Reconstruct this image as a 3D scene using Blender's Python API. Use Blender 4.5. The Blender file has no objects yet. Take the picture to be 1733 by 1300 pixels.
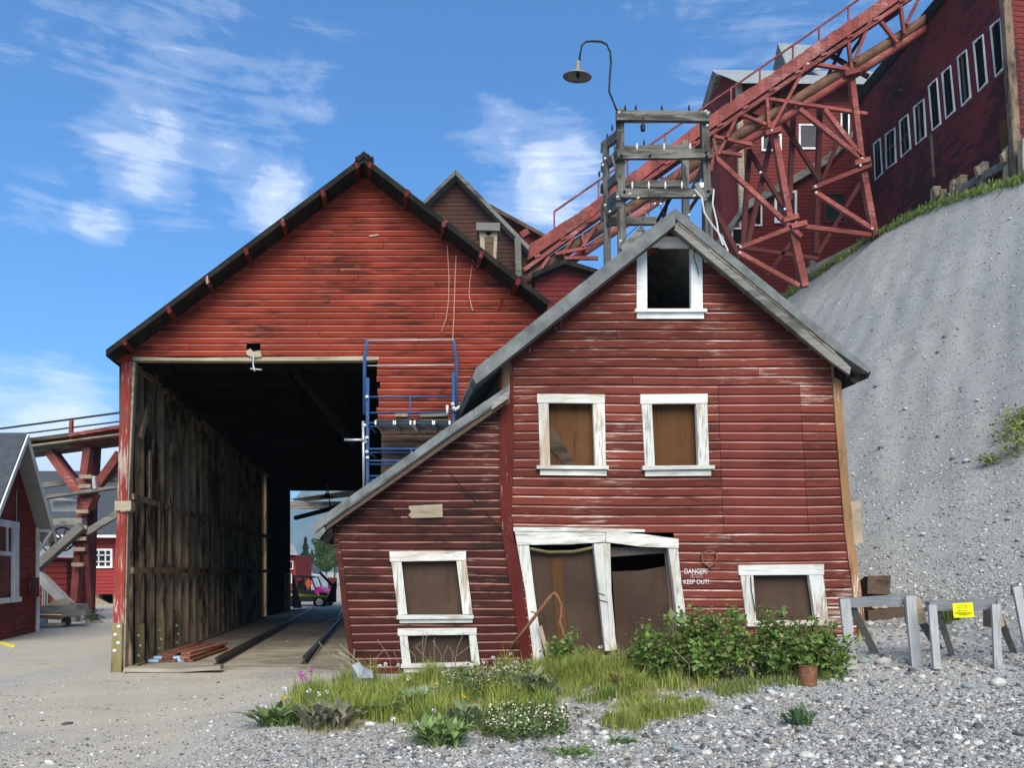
import bpy, math, random
import numpy as np
from mathutils import Vector, Matrix
random.seed(7); rng = np.random.default_rng(7)
SC = bpy.context.scene
COL = SC.collection
# ------------------------------------------------------------------ camera
F, CX, HY, EYE = 1304.0, 866.5, 968.0, 1.6      # focal length, centre column, horizon row (photo pixels), eye height
cam = bpy.data.cameras.new('camera'); camo = bpy.data.objects.new('camera', cam); COL.objects.link(camo)
cam.sensor_width = 36.0; cam.lens = F/1733*36.0; cam.shift_y = (HY-650)/1733
cam.clip_start = 0.1; cam.clip_end = 12000
camo.location = (0, 0, EYE); camo.rotation_euler = (math.pi/2, 0, 0)
SC.camera = camo
# ------------------------------------------------------------------ light
SUN_EL, SUN_AZ = math.radians(41), math.radians(176)   # azimuth from +Y clockwise: behind the camera, a hair to the right
sd = Vector((math.sin(SUN_AZ)*math.cos(SUN_EL), math.cos(SUN_AZ)*math.cos(SUN_EL), math.sin(SUN_EL)))
sun = bpy.data.lights.new('sun', 'SUN'); sun.energy = 3.2; sun.angle = math.radians(46); sun.color = (1, .91, .75)
suno = bpy.data.objects.new('sun', sun); COL.objects.link(suno)
suno.rotation_euler = sd.to_track_quat('Z', 'Y').to_euler(); suno.location = (0, -5, 30)
SC.view_settings.view_transform = 'Standard'; SC.view_settings.look = 'None'
SC.view_settings.exposure = 0.86; SC.view_settings.gamma = 1.0; SC.view_settings.use_curve_mapping = False
W = bpy.data.worlds.new('World'); SC.world = W; W.use_nodes = True
wn = W.node_tree; wn.nodes.clear()
def N(nt, t, **kw):
    n = nt.nodes.new(t)
    for k, v in kw.items():
        if k.startswith('i_'):
            n.inputs[k[2:].replace('_', ' ')].default_value = v
        else: setattr(n, k, v)
    return n
def math_n(nt, op, a, b=None, clamp=False):
    n = nt.nodes.new('ShaderNodeMath'); n.operation = op; n.use_clamp = clamp
    for i, s in enumerate((a, b)):
        if s is None: continue
        if isinstance(s, (int, float)): n.inputs[i].default_value = s
        else: nt.links.new(s, n.inputs[i])
    return n.outputs[0]
def ramp(nt, fac, stops, interp='LINEAR'):
    r = nt.nodes.new('ShaderNodeValToRGB'); r.color_ramp.interpolation = interp
    e = r.color_ramp.elements
    while len(e) < len(stops): e.new(0.5)
    for i, (p, c) in enumerate(stops):
        e[i].position = p; e[i].color = (c, c, c, 1) if isinstance(c, (int, float)) else (*c[:3], 1)
    nt.links.new(fac, r.inputs[0]); return r.outputs[0]
def mixc(nt, fac, a, b, mode='MIX'):
    m = nt.nodes.new('ShaderNodeMix'); m.data_type = 'RGBA'; m.blend_type = mode
    for s, i in ((fac, 0), (a, 6), (b, 7)):
        if isinstance(s, (int, float)): m.inputs[i].default_value = s
        elif isinstance(s, (tuple, list)): m.inputs[i].default_value = (*s[:3], 1)
        else: nt.links.new(s, m.inputs[i])
    return m.outputs[2]
sky = N(wn, 'ShaderNodeTexSky', sky_type='NISHITA'); sky.sun_disc = False
sky.sun_elevation = SUN_EL; sky.sun_rotation = SUN_AZ; sky.altitude = 600; sky.air_density = 1.0; sky.dust_density = 0.6; sky.ozone_density = 2.0
tcw = N(wn, 'ShaderNodeTexCoord')
def wmap(scale, rot=(0, 0, 0), loc=(0, 0, 0)):
    m = N(wn, 'ShaderNodeMapping'); m.inputs['Scale'].default_value = scale; m.inputs['Rotation'].default_value = rot; m.inputs['Location'].default_value = loc
    wn.links.new(tcw.outputs['Generated'], m.inputs[0]); return m.outputs[0]
def wnoise(vec, scale, detail, rough, dist=0.0):
    n = N(wn, 'ShaderNodeTexNoise'); n.inputs['Scale'].default_value = scale; n.inputs['Detail'].default_value = detail
    n.inputs['Roughness'].default_value = rough; n.inputs['Distortion'].default_value = dist; wn.links.new(vec, n.inputs['Vector']); return n.outputs['Fac']
fine = wnoise(wmap((3.2, 3.2, 7.0), (0, .5, 0)), 3.6, 10, .66, .6)
streak = wnoise(wmap((1.6, 1.6, 12.0), (0, -.38, 0), (3, 1, 2)), 2.6, 10, .66, 1.0)
broad = wnoise(wmap((1, 1, 2.2), (0, 0, 0), (5.3, 1.7, .4)), 1.7, 3, .5)
# where the cloud banks stand, by compass direction and height
blobs = [(210, 60, 240, .15), (330, 110, 130, .09), (240, 275, 110, .24), (330, 300, 110, .14), (440, 300, 100, .27), (470, 345, 70, .2), (170, 382, 55, .27), (215, 285, 60, .12), (525, 280, 40, .18),
         (870, 300, 100, .2), (960, 312, 100, .33), (940, 215, 120, .12), (500, 165, 90, .14), (80, 335, 70, .14), (40, 735, 190, .42), (120, 790, 120, .3), (620, 20, 160, .06), (1230, 120, 200, .06), (820, 205, 70, .12)]
acc = None
for bx, by, br, bs in blobs:
    d = Vector(((bx-CX)/F, 1, (HY-by)/F)); rr = math.atan(br/F)*(1/d.length)**.5; d.normalize()
    vm = N(wn, 'ShaderNodeVectorMath', operation='DOT_PRODUCT'); nrm = N(wn, 'ShaderNodeVectorMath', operation='NORMALIZE')
    wn.links.new(tcw.outputs['Generated'], nrm.inputs[0]); wn.links.new(nrm.outputs[0], vm.inputs[0]); vm.inputs[1].default_value = d
    mr = N(wn, 'ShaderNodeMapRange', interpolation_type='SMOOTHSTEP'); mr.inputs[1].default_value = math.cos(rr); mr.inputs[2].default_value = 1.0
    mr.inputs[3].default_value = 0; mr.inputs[4].default_value = bs; wn.links.new(vm.outputs['Value'], mr.inputs[0])
    acc = mr.outputs[0] if acc is None else math_n(wn, 'ADD', acc, mr.outputs[0])
mixn = math_n(wn, 'ADD', math_n(wn, 'MULTIPLY', fine, .45), math_n(wn, 'MULTIPLY', streak, .55))
dens = math_n(wn, 'ADD', mixn, math_n(wn, 'MULTIPLY', acc, .7))
dens = math_n(wn, 'ADD', dens, math_n(wn, 'MULTIPLY', math_n(wn, 'SUBTRACT', broad, .5), .35))
cl = ramp(wn, dens, [(.55, 0), (.66, .13), (.78, .42), (.94, .85)], 'EASE')
skyt = mixc(wn, 1.0, sky.outputs[0], (0.4, .88, 1.28), 'MULTIPLY')
col = mixc(wn, math_n(wn, 'MULTIPLY', cl, .88), skyt, (9.2, 9.3, 9.5))
bg = N(wn, 'ShaderNodeBackground'); bg.inputs['Strength'].default_value = 0.098
wn.links.new(col, bg.inputs['Color'])
wo = N(wn, 'ShaderNodeOutputWorld'); wn.links.new(bg.outputs[0], wo.inputs[0])
# ------------------------------------------------------------------ helpers
AX = -0.166                                   # the barn and the house run back along (AX, 1)
def P(px, py, Y): return Vector(((px-CX)/F*Y, Y, EYE+(HY-py)/F*Y))
def back(d): return Vector((AX*d, d, 0))
BASE = {}
def tag(o, label=None, cat=None, group=None, kind=None):
    if label: o['label'] = label
    if cat: o['category'] = cat
    if group: o['group'] = group
    if kind: o['kind'] = kind
    return o
def thing(name, loc, label, cat, group=None):
    o = bpy.data.objects.new(name, None); o.empty_display_size = .2; COL.objects.link(o); o.location = loc; BASE[o] = Vector(loc)
    return tag(o, label, cat, group)
class MB:
    def __init__(s): s.v = []; s.f = []; s.m = []
    def add(s, vs, fs, m=0):
        b = len(s.v); s.v += [Vector(v) for v in vs]; s.f += [tuple(b+i for i in f) for f in fs]; s.m += [m]*len(fs); return s
    def prism(s, pts, off, m=0):
        n = len(pts); pts = [Vector(p) for p in pts]; off = Vector(off)
        a = Vector((0, 0, 0))
        for i in range(n): a += pts[i].cross(pts[(i+1) % n])
        if a.dot(off) > 0: pts = pts[::-1]
        vs = pts+[p+off for p in pts]
        fs = [tuple(range(n)), tuple(range(2*n-1, n-1, -1))]+[(i, n+i, n+(i+1) % n, (i+1) % n) for i in range(n)]
        return s.add(vs, fs, m)
    def quadp(s, px, Y, depth, proud=0.0, m=0):      # a facade piece: polygon in photo pixels on plane Y, standing `proud` of it
        return s.prism([P(x, y, Y)+Vector((0, -proud, 0)) for x, y in px], (AX*depth, depth, 0), m)
    def beam(s, a, b, w, h, up=(0, 0, 1), seg=1, jit=0.0, m=0, taper=1.0):
        a = Vector(a); b = Vector(b); d = (b-a).normalized(); up = Vector(up)
        if abs(d.dot(up)) > .98: up = Vector((0, 1, 0))
        r = d.cross(up).normalized(); u = r.cross(d)
        vs = []
        for i in range(seg+1):
            t = i/seg; c = a.lerp(b, t); k = 1+(taper-1)*t
            for sx, sy in ((-1, -1), (1, -1), (1, 1), (-1, 1)):
                vs.append(c+r*(sx*w/2*k+random.uniform(-jit, jit))+u*(sy*h/2*k+random.uniform(-jit, jit)))
        fs = [(0, 3, 2, 1)[::-1], tuple(4*seg+i for i in range(4))]
        fs[0] = (3, 2, 1, 0)
        for i in range(seg):
            o = 4*i
            for j in range(4): fs.append((o+j, o+(j+1) % 4, o+4+(j+1) % 4, o+4+j))
        return s.add(vs, fs, m)
    def tube(s, pts, r, n=8, m=0, rs=None):
        pts = [Vector(p) for p in pts]; L = len(pts); vs = []
        for i, p in enumerate(pts):
            d = (pts[min(i+1, L-1)]-pts[max(i-1, 0)]).normalized()
            up = Vector((0, 0, 1)) if abs(d.z) < .95 else Vector((0, 1, 0))
            x = d.cross(up).normalized(); y = x.cross(d); rr = rs[i] if rs else r
            for k in range(n):
                a = 2*math.pi*k/n; vs.append(p+x*math.cos(a)*rr+y*math.sin(a)*rr)
        fs = [tuple(range(n-1, -1, -1)), tuple((L-1)*n+k for k in range(n))]
        for i in range(L-1):
            for k in range(n): fs.append((i*n+k, i*n+(k+1) % n, (i+1)*n+(k+1) % n, (i+1)*n+k))
        return s.add(vs, fs, m)
    def lathe(s, prof, c, n=16, axis=(0, 0, 1), m=0, caps=True):
        q = Vector((0, 0, 1)).rotation_difference(Vector(axis)); c = Vector(c); vs = []
        for r, z in prof:
            for k in range(n):
                a = 2*math.pi*k/n; vs.append(c+q @ Vector((r*math.cos(a), r*math.sin(a), z)))
        fs = []
        for i in range(len(prof)-1):
            for k in range(n): fs.append((i*n+k, i*n+(k+1) % n, (i+1)*n+(k+1) % n, (i+1)*n+k))
        if caps: fs += [tuple(range(n-1, -1, -1)), tuple((len(prof)-1)*n+k for k in range(n))]
        return s.add(vs, fs, m)
    def build(s, name, mat, parent=None, label=None, cat=None, group=None, kind=None, smooth=False, base=None):
        if parent is not None: b = BASE[parent]
        elif base is not None: b = Vector(base)
        else:
            zs = [v.z for v in s.v]; b = Vector((sum(v.x for v in s.v)/len(s.v), sum(v.y for v in s.v)/len(s.v), min(zs)))
        me = bpy.data.meshes.new(name); me.from_pydata([v-b for v in s.v], [], s.f)
        mats = mat if isinstance(mat, (list, tuple)) else [mat]
        for mm in mats: me.materials.append(mm)
        if len(mats) > 1: me.polygons.foreach_set('material_index', s.m)
        if smooth: me.polygons.foreach_set('use_smooth', [True]*len(me.polygons))
        me.update()
        o = bpy.data.objects.new(name, me); COL.objects.link(o); BASE[o] = b
        if parent is not None: o.parent = parent
        else: o.location = b
        return tag(o, label, cat, group, kind)
def np_mesh(name, verts, faces, mat, colors=None, parent=None, base=(0, 0, 0), smooth=False):
    """verts (n,3); faces (m,k) same k; colors (n,3) -> attribute 'tint'"""
    verts = np.asarray(verts, dtype=np.float32)-np.array(BASE[parent] if parent is not None else base, dtype=np.float32)
    faces = np.asarray(faces, dtype=np.int32); m, k = faces.shape
    me = bpy.data.meshes.new(name); me.vertices.add(len(verts)); me.vertices.foreach_set('co', verts.ravel())
    me.loops.add(m*k); me.loops.foreach_set('vertex_index', faces.ravel())
    me.polygons.add(m); me.polygons.foreach_set('loop_start', np.arange(0, m*k, k, dtype=np.int32)); me.polygons.foreach_set('loop_total', np.full(m, k, dtype=np.int32))
    if smooth: me.polygons.foreach_set('use_smooth', np.ones(m, dtype=bool))
    me.materials.append(mat); me.update(calc_edges=True)
    if colors is not None:
        at = me.color_attributes.new('tint', 'FLOAT_COLOR', 'POINT')
        at.data.foreach_set('color', np.c_[np.asarray(colors, dtype=np.float32), np.ones(len(verts), dtype=np.float32)].ravel())
    o = bpy.data.objects.new(name, me); COL.objects.link(o)
    if parent is not None: o.parent = parent; BASE[o] = BASE[parent]
    else: o.location = base; BASE[o] = Vector(base)
    return o
# ------------------------------------------------------------------ materials
def newmat(name, rough=.8, metal=0.0):
    m = bpy.data.materials.new(name); m.use_nodes = True; nt = m.node_tree; b = nt.nodes['Principled BSDF']
    b.inputs['Roughness'].default_value = rough; b.inputs['Metallic'].default_value = metal
    b.inputs['Specular IOR Level'].default_value = .1
    return m, nt, b
def coords(nt, rnd=True):
    tc = N(nt, 'ShaderNodeTexCoord'); oi = N(nt, 'ShaderNodeObjectInfo')
    if not rnd: return tc.outputs['Object'], oi.outputs['Random']
    sc = N(nt, 'ShaderNodeVectorMath', operation='SCALE'); sc.inputs[0].default_value = (31, 17, 23); nt.links.new(oi.outputs['Random'], sc.inputs['Scale'])
    ad = N(nt, 'ShaderNodeVectorMath', operation='ADD'); nt.links.new(tc.outputs['Object'], ad.inputs[0]); nt.links.new(sc.outputs[0], ad.inputs[1])
    return ad.outputs[0], oi.outputs['Random']
def noise(nt, vec, scale, detail=4, rough=.55, stretch=None, dist=0.0):
    if stretch:
        mp = N(nt, 'ShaderNodeMapping'); mp.inputs['Scale'].default_value = stretch; nt.links.new(vec, mp.inputs[0]); vec = mp.outputs[0]
    n = N(nt, 'ShaderNodeTexNoise'); n.inputs['Scale'].default_value = scale; n.inputs['Detail'].default_value = detail
    n.inputs['Roughness'].default_value = rough; n.inputs['Distortion'].default_value = dist; nt.links.new(vec, n.inputs['Vector']); return n.outputs['Fac']
def bump(nt, b, h, strength=.3, dist=.01):
    n = N(nt, 'ShaderNodeBump'); n.inputs['Strength'].default_value = strength; n.inputs['Distance'].default_value = dist
    nt.links.new(h, n.inputs['Height']); nt.links.new(n.outputs[0], b.inputs['Normal'])
def wood(name, c1, c2, stain=None, s_lo=.55, s_hi=.72, wear=None, w_lo=.58, w_hi=.7, ax=0, rough=.8, var=.3, bmp=.35, glob=None):
    """painted or bare timber: grain along axis ax, shape-of-their-own stains and worn patches, each piece its own shade"""
    m, nt, b = newmat(name, rough); v, r = coords(nt); vg, _ = coords(nt, False)
    st = [26.0]*3; st[ax] = 1.1; grain = noise(nt, v, 2.2, 7, .62, tuple(st), .6)
    c = mixc(nt, ramp(nt, grain, [(.3, 0), (.7, 1)]), c1, c2)
    st2 = [3.0]*3; st2[ax] = .55
    q_ = lambda t: .5+(t-.5)*.5
    s_lo, s_hi, w_lo, w_hi = q_(s_lo), q_(s_hi), q_(w_lo), q_(w_hi)
    if stain:
        n2 = noise(nt, v, 2.4, 6, .65, tuple(st2), .4); ng = noise(nt, vg, .55, 3, .5)
        n2 = math_n(nt, 'ADD', math_n(nt, 'MULTIPLY', n2, .6), math_n(nt, 'MULTIPLY', ng, .4))
        c = mixc(nt, ramp(nt, n2, [(s_lo, 0), (s_hi, .85)]), c, stain)
    if wear:
        st3 = [22.0]*3; st3[ax] = 1.6; n3 = noise(nt, v, 1.5, 8, .7, tuple(st3), .3); ng2 = noise(nt, vg, .8, 3, .5, None)
        n3 = math_n(nt, 'ADD', math_n(nt, 'MULTIPLY', n3, .62), math_n(nt, 'MULTIPLY', ng2, .38))
        c = mixc(nt, ramp(nt, n3, [(w_lo, 0), (w_hi, .9)]), c, wear)
    c = mixc(nt, 1.0, c, ramp(nt, noise(nt, vg, .7, 5, .6), [(.34, .72), (.5, .98), (.66, 1.22)]), 'MULTIPLY')
    hsv = N(nt, 'ShaderNodeHueSaturation'); nt.links.new(c, hsv.inputs['Color'])
    nt.links.new(math_n(nt, 'ADD', math_n(nt, 'MULTIPLY', r, var), 1-var/2), hsv.inputs['Value'])
    nt.links.new(hsv.outputs[0], b.inputs['Base Color']); bump(nt, b, grain, bmp, .004); return m
def plain(name, c1, c2, scale=6, rough=.7, metal=0.0, bmp=.15, detail=6, lo=.35, hi=.65, var=.12, bd=.004):
    m, nt, b = newmat(name, rough, metal); v, r = coords(nt); n = noise(nt, v, scale, detail, .65)
    c = mixc(nt, ramp(nt, n, [(lo, 0), (hi, 1)]), c1, c2)
    hsv = N(nt, 'ShaderNodeHueSaturation'); nt.links.new(c, hsv.inputs['Color'])
    nt.links.new(math_n(nt, 'ADD', math_n(nt, 'MULTIPLY', r, var), 1-var/2), hsv.inputs['Value'])
    nt.links.new(hsv.outputs[0], b.inputs['Base Color']); bump(nt, b, n, bmp, bd); return m
def tinted(name, rough=.8, spec=.2, nscale=0, transl=0.0):
    m, nt, b = newmat(name, rough); b.inputs['Specular IOR Level'].default_value = spec
    a = N(nt, 'ShaderNodeAttribute', attribute_name='tint')
    if nscale:
        v, _ = coords(nt, False); n = noise(nt, v, nscale, 4, .6); c = mixc(nt, 1.0, a.outputs['Color'], ramp(nt, n, [(.3, .7), (.7, 1.15)]), 'MULTIPLY'); nt.links.new(c, b.inputs['Base Color'])
    else: nt.links.new(a.outputs['Color'], b.inputs['Base Color'])
    if transl:
        t = N(nt, 'ShaderNodeBsdfTranslucent'); nt.links.new(a.outputs['Color'], t.inputs[0]); mx = N(nt, 'ShaderNodeMixShader'); mx.inputs[0].default_value = transl
        nt.links.new(b.outputs[0], mx.inputs[1]); nt.links.new(t.outputs[0], mx.inputs[2]); nt.links.new(mx.outputs[0], nt.nodes['Material Output'].inputs[0])
    return m
M = {}
M['barn_red'] = wood('barn_red_paint', (.19, .026, .013), (.25, .038, .02), stain=(.05, .015, .01), s_lo=.54, s_hi=.68, wear=(.34, .12, .08), w_lo=.66, w_hi=.76, var=.22)
M['barn_edge'] = wood('barn_worn_lit_edge', (.34, .14, .105), (.46, .25, .2), stain=(.24, .06, .045), s_lo=.5, s_hi=.7, var=.3)  # cove faces: worn paint, with the sky light they catch put into the colour
M['house_red'] = wood('house_red_paint', (.12, .027, .018), (.17, .04, .027), stain=(.06, .02, .014), s_lo=.57, s_hi=.74, wear=(.36, .26, .2), w_lo=.63, w_hi=.75, var=.55)
M['house_edge'] = wood('house_worn_lit_edge', (.26, .095, .075), (.45, .29, .23), stain=(.12, .035, .028), s_lo=.5, s_hi=.66, wear=(.6, .53, .46), w_lo=.55, w_hi=.66, var=.4)  # house coves: weathered wood plus painted light on the upward face
M['lean_red'] = wood('leanto_red_paint', (.05, .016, .012), (.095, .022, .016), stain=(.018, .013, .01), s_lo=.46, s_hi=.64, wear=(.26, .17, .13), w_lo=.66, w_hi=.76, var=.5)
M['lean_edge'] = wood('leanto_worn_lit_edge', (.22, .09, .07), (.38, .22, .17), stain=(.06, .02, .016), s_lo=.48, s_hi=.62, var=.4)  # lean-to coves: wear and caught sky light both painted in
M['new_red'] = wood('newer_red_board', (.13, .027, .019), (.158, .034, .024), stain=(.085, .018, .013), s_lo=.6, s_hi=.7, var=.16, bmp=.2, rough=.65)
M['trim_red'] = wood('dark_red_trim', (.085, .016, .013), (.13, .023, .018), stain=(.06, .02, .015), s_lo=.55, s_hi=.7, wear=(.4, .3, .24), w_lo=.66, w_hi=.74, ax=2, var=.2)
M['post_red'] = wood('worn_red_post', (.2, .03, .024), (.27, .04, .03), stain=(.13, .06, .045), s_lo=.54, s_hi=.7, wear=(.4, .32, .26), w_lo=.55, w_hi=.64, ax=2, var=.15)
M['white'] = wood('peeling_white_paint', (.56, .53, .47), (.7, .68, .61), stain=(.42, .3, .18), s_lo=.5, s_hi=.74, wear=(.3, .25, .2), w_lo=.55, w_hi=.67, ax=0, var=.14, bmp=.5)
M['white_v'] = wood('peeling_white_paint_upright', (.56, .53, .47), (.7, .68, .61), stain=(.42, .3, .18), s_lo=.49, s_hi=.72, wear=(.28, .23, .18), w_lo=.53, w_hi=.65, ax=2, var=.14, bmp=.5)
M['white_new'] = wood('fresh_white_paint', (.7, .69, .65), (.78, .77, .73), stain=(.5, .46, .4), s_lo=.56, s_hi=.8, var=.06, bmp=.15)
M['grey'] = wood('grey_weathered_wood', (.14, .132, .115), (.26, .245, .215), stain=(.08, .075, .065), s_lo=.55, s_hi=.7, ax=0, var=.3)
M['grey_v'] = wood('grey_weathered_post', (.16, .155, .14), (.27, .26, .235), stain=(.07, .065, .055), s_lo=.52, s_hi=.7, ax=2, var=.3)
M['pale'] = wood('pale_silver_wood', (.3, .295, .285), (.45, .44, .42), stain=(.17, .165, .16), s_lo=.58, s_hi=.75, ax=2, var=.12)
M['dgrey'] = wood('dark_grey_timber', (.13, .135, .14), (.24, .245, .25), stain=(.06, .06, .06), s_lo=.55, s_hi=.7, ax=0, var=.2)
M['rack'] = wood('old_rack_timber', (.1, .095, .08), (.22, .205, .175), stain=(.035, .03, .025), s_lo=.5, s_hi=.68, ax=0, var=.35)
M['rack_v'] = wood('old_rack_post', (.1, .095, .08), (.22, .205, .175), stain=(.035, .03, .025), s_lo=.5, s_hi=.68, ax=2, var=.35)
M['brown'] = wood('brown_bare_wood', (.1, .065, .042), (.2, .14, .095), stain=(.035, .025, .018), s_lo=.5, s_hi=.68, ax=2, var=.4)
M['brown_h'] = wood('brown_bare_board', (.075, .05, .035), (.14, .095, .065), stain=(.03, .022, .017), s_lo=.5, s_hi=.68, ax=0, var=.4)
M['inner'] = wood('lit_inner_stud', (.2, .135, .082), (.38, .275, .18), stain=(.014, .011, .009), s_lo=.46, s_hi=.66, ax=2, var=.6)  # lighter than the planks: the studs' lit edges put into the colour
M['inner_p'] = wood('shaded_inner_plank', (.022, .014, .009), (.065, .043, .028), stain=(.016, .012, .009), s_lo=.48, s_hi=.66, ax=2, var=.7)  # darker copy: shade between the studs put into the colour
M['inner_h'] = wood('shaded_inner_beam', (.008, .0065, .0055), (.018, .014, .011), stain=(.008, .007, .006), s_lo=.5, s_hi=.68, ax=0, var=.4)  # near-black copy: the bay's shade put into the colour
M['new_edge'] = wood('newer_board_lit_edge', (.34, .13, .115), (.46, .25, .22), var=.25)  # newer boards' coves: light on the upward face painted as a paler red
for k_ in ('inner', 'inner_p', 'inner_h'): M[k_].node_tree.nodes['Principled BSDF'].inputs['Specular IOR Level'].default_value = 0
M['tan'] = wood('tan_bare_wood', (.27, .21, .14), (.4, .33, .23), stain=(.16, .11, .07), s_lo=.55, s_hi=.7, ax=0, var=.25)
M['deck'] = wood('worn_deck_plank', (.25, .215, .165), (.36, .32, .25), stain=(.15, .12, .09), s_lo=.5, s_hi=.68, ax=0, var=.3)
M['olive'] = wood('treated_green_wood', (.16, .135, .055), (.24, .2, .09), stain=(.1, .08, .04), s_lo=.55, s_hi=.7, ax=2, var=.2)
M['log'] = wood('stripped_orange_log', (.25, .125, .055), (.36, .2, .1), stain=(.1, .05, .028), s_lo=.52, s_hi=.66, wear=(.6, .55, .48), w_lo=.64, w_hi=.7, ax=2, var=.2)
M['lumber'] = wood('red_brown_lumber', (.2, .075, .045), (.3, .13, .08), stain=(.1, .05, .03), s_lo=.55, s_hi=.7, ax=1, var=.6)
M['blue_end'] = plain('blue_end_paint', (.2, .42, .65), (.5, .65, .75), 30)
M['roof_dark'] = plain('black_tar_roofing', (.01, .009, .008), (.028, .024, .02), 5, .85, bmp=.3)
M['roof_grey'] = plain('grey_roll_roofing', (.1, .105, .1), (.2, .205, .195), 4, .9, bmp=.25, var=.1)
M['roof_slate'] = plain('dark_slate_roofing', (.05, .056, .062), (.075, .08, .09), 7, .85)
M['roof_pale'] = plain('pale_metal_roofing', (.2, .22, .22), (.3, .31, .3), 3, .7)
M['steel_red'] = wood('red_painted_trestle', (.19, .045, .038), (.28, .076, .062), stain=(.12, .035, .028), s_lo=.52, s_hi=.7, wear=(.4, .2, .17), w_lo=.58, w_hi=.7, var=.4)
M['steel_dred'] = plain('dark_red_painted_steel', (.08, .02, .018), (.12, .03, .026), 2.2, .65, var=.25, bmp=.1)
M['pipe'] = plain('rusty_brown_pipe', (.09, .045, .028), (.18, .095, .06), 1.6, .6, bmp=.1)
M['rust'] = plain('rusty_iron', (.13, .055, .03), (.26, .12, .065), 25, .85, bmp=.3)
M['rust_panel'] = wood('rust_brown_plywood', (.095, .042, .016), (.125, .058, .022), stain=(.055, .025, .011), s_lo=.52, s_hi=.72, ax=2, var=.2, bmp=.1)
M['mesh_panel'] = wood('brown_sheet_panel', (.068, .041, .028), (.08, .049, .034), stain=(.045, .028, .02), s_lo=.52, s_hi=.74, ax=2, var=.2, bmp=.08)
M['iron'] = plain('dark_iron', (.02, .02, .022), (.05, .045, .04), 12, .5, .6)
M['rail'] = plain('worn_rail_steel', (.035, .03, .027), (.075, .065, .055), 14, .45, .5)
M['galv'] = plain('galvanised_pipe', (.42, .43, .42), (.55, .55, .54), 9, .4, .6)
M['blue'] = plain('blue_painted_steel', (.03, .07, .17), (.05, .11, .24), 14, .5)
M['alu'] = plain('bright_wire', (.6, .6, .6), (.75, .75, .74), 9, .4, .3)
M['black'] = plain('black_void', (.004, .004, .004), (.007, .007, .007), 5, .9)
M['soffit'] = plain('grey_soffit', (.3, .29, .27), (.36, .35, .33), 5, .8)
M['shade'] = plain('enamel_shade', (.2, .19, .16), (.27, .26, .22), 8, .4)
M['porcelain'] = plain('porcelain', (.6, .58, .52), (.72, .7, .66), 9, .25)
M['yellow'] = plain('yellow_sign', (.85, .8, .01), (.9, .84, .02), 2, .5, bmp=0)
M['ink'] = plain('black_ink', (.03, .03, .01), (.04, .04, .02), 2, .6, bmp=0)
M['lettering'] = plain('white_lettering', (.68, .6, .58), (.8, .74, .72), 60, .7, bmp=0, lo=.42, hi=.55)
M['letter_faint'] = plain('faded_lettering', (.25, .06, .055), (.7, .55, .53), 70, .7, bmp=0, lo=.45, hi=.55)
M['wire_pink'] = plain('weathered_cable', (.42, .2, .14), (.5, .27, .2), 9, .6)
M['cord'] = plain('pale_cable', (.55, .53, .5), (.65, .63, .6), 9, .6)
M['pink'] = plain('pink_plastic', (.75, .04, .28), (.8, .06, .32), 3, .35, bmp=0)
M['salmon'] = plain('orange_red_panel', (.7, .12, .06), (.75, .15, .08), 3, .5, bmp=0)
M['rubber'] = plain('black_rubber', (.012, .012, .012), (.022, .022, .022), 30, .8)
M['tape'] = plain('yellow_tape', (.75, .65, .02), (.8, .7, .04), 3, .5)
M['scrap'] = plain('dull_sheet_metal', (.28, .31, .31), (.42, .44, .43), 5, .5, .4)
M['glass'] = plain('dark_window_glass', (.012, .014, .018), (.03, .034, .04), 1.5, .12, bmp=0)
M['plexi'] = plain('dusty_brown_screen', (.1, .065, .05), (.14, .1, .08), 3, .25, bmp=0)
def siding_mat(name, c1, c2, dark, pitch, stain, s_lo, s_hi, slope=0.0, axis='X', wear=None):
    """clapboards too far off to tell apart: rows at a real spacing, as relief and dark joint lines"""
    m, nt, b = newmat(name, .8); v, r = coords(nt, False); sp = N(nt, 'ShaderNodeSeparateXYZ'); nt.links.new(v, sp.inputs[0])
    run = math_n(nt, 'MULTIPLY', sp.outputs[axis], slope); z = math_n(nt, 'ADD', sp.outputs['Z'], run)
    fr = math_n(nt, 'FRACT', math_n(nt, 'DIVIDE', z, pitch)); row = math_n(nt, 'FLOOR', math_n(nt, 'DIVIDE', z, pitch))
    cb = N(nt, 'ShaderNodeCombineXYZ'); nt.links.new(math_n(nt, 'MULTIPLY', sp.outputs[axis], .5), cb.inputs[0]); nt.links.new(math_n(nt, 'MULTIPLY', row, 3.7), cb.inputs[1])
    n1 = noise(nt, cb.outputs[0], 1.3, 5, .6); n2 = noise(nt, v, .28, 5, .6, (1, 1, 1))
    c = mixc(nt, ramp(nt, n1, [(.3, 0), (.7, 1)]), c1, c2)
    nn = math_n(nt, 'ADD', math_n(nt, 'MULTIPLY', n1, .5), math_n(nt, 'MULTIPLY', n2, .5))
    c = mixc(nt, ramp(nt, nn, [(s_lo, 0), (s_hi, .85)]), c, stain)
    if wear: c = mixc(nt, ramp(nt, n1, [(.62, 0), (.74, .7)]), c, wear)
    c = mixc(nt, ramp(nt, fr, [(0, 1), (.1, 1), (.16, 0)]), c, dark)
    nt.links.new(c, b.inputs['Base Color']); bump(nt, b, ramp(nt, fr, [(0, 0), (.08, .1), (.14, 1), (.85, .8), (1, .7)]), .9, .03); return m
M['mill'] = siding_mat('mill_siding', (.13, .022, .022), (.23, .038, .034), (.035, .011, .012), .19, (.03, .016, .018), .46, .56, slope=-.16, axis='Y')
M['mill_front'] = siding_mat('mill_front_siding', (.13, .024, .02), (.19, .036, .03), (.04, .01, .01), .22, (.05, .022, .016), .52, .66)
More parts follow.
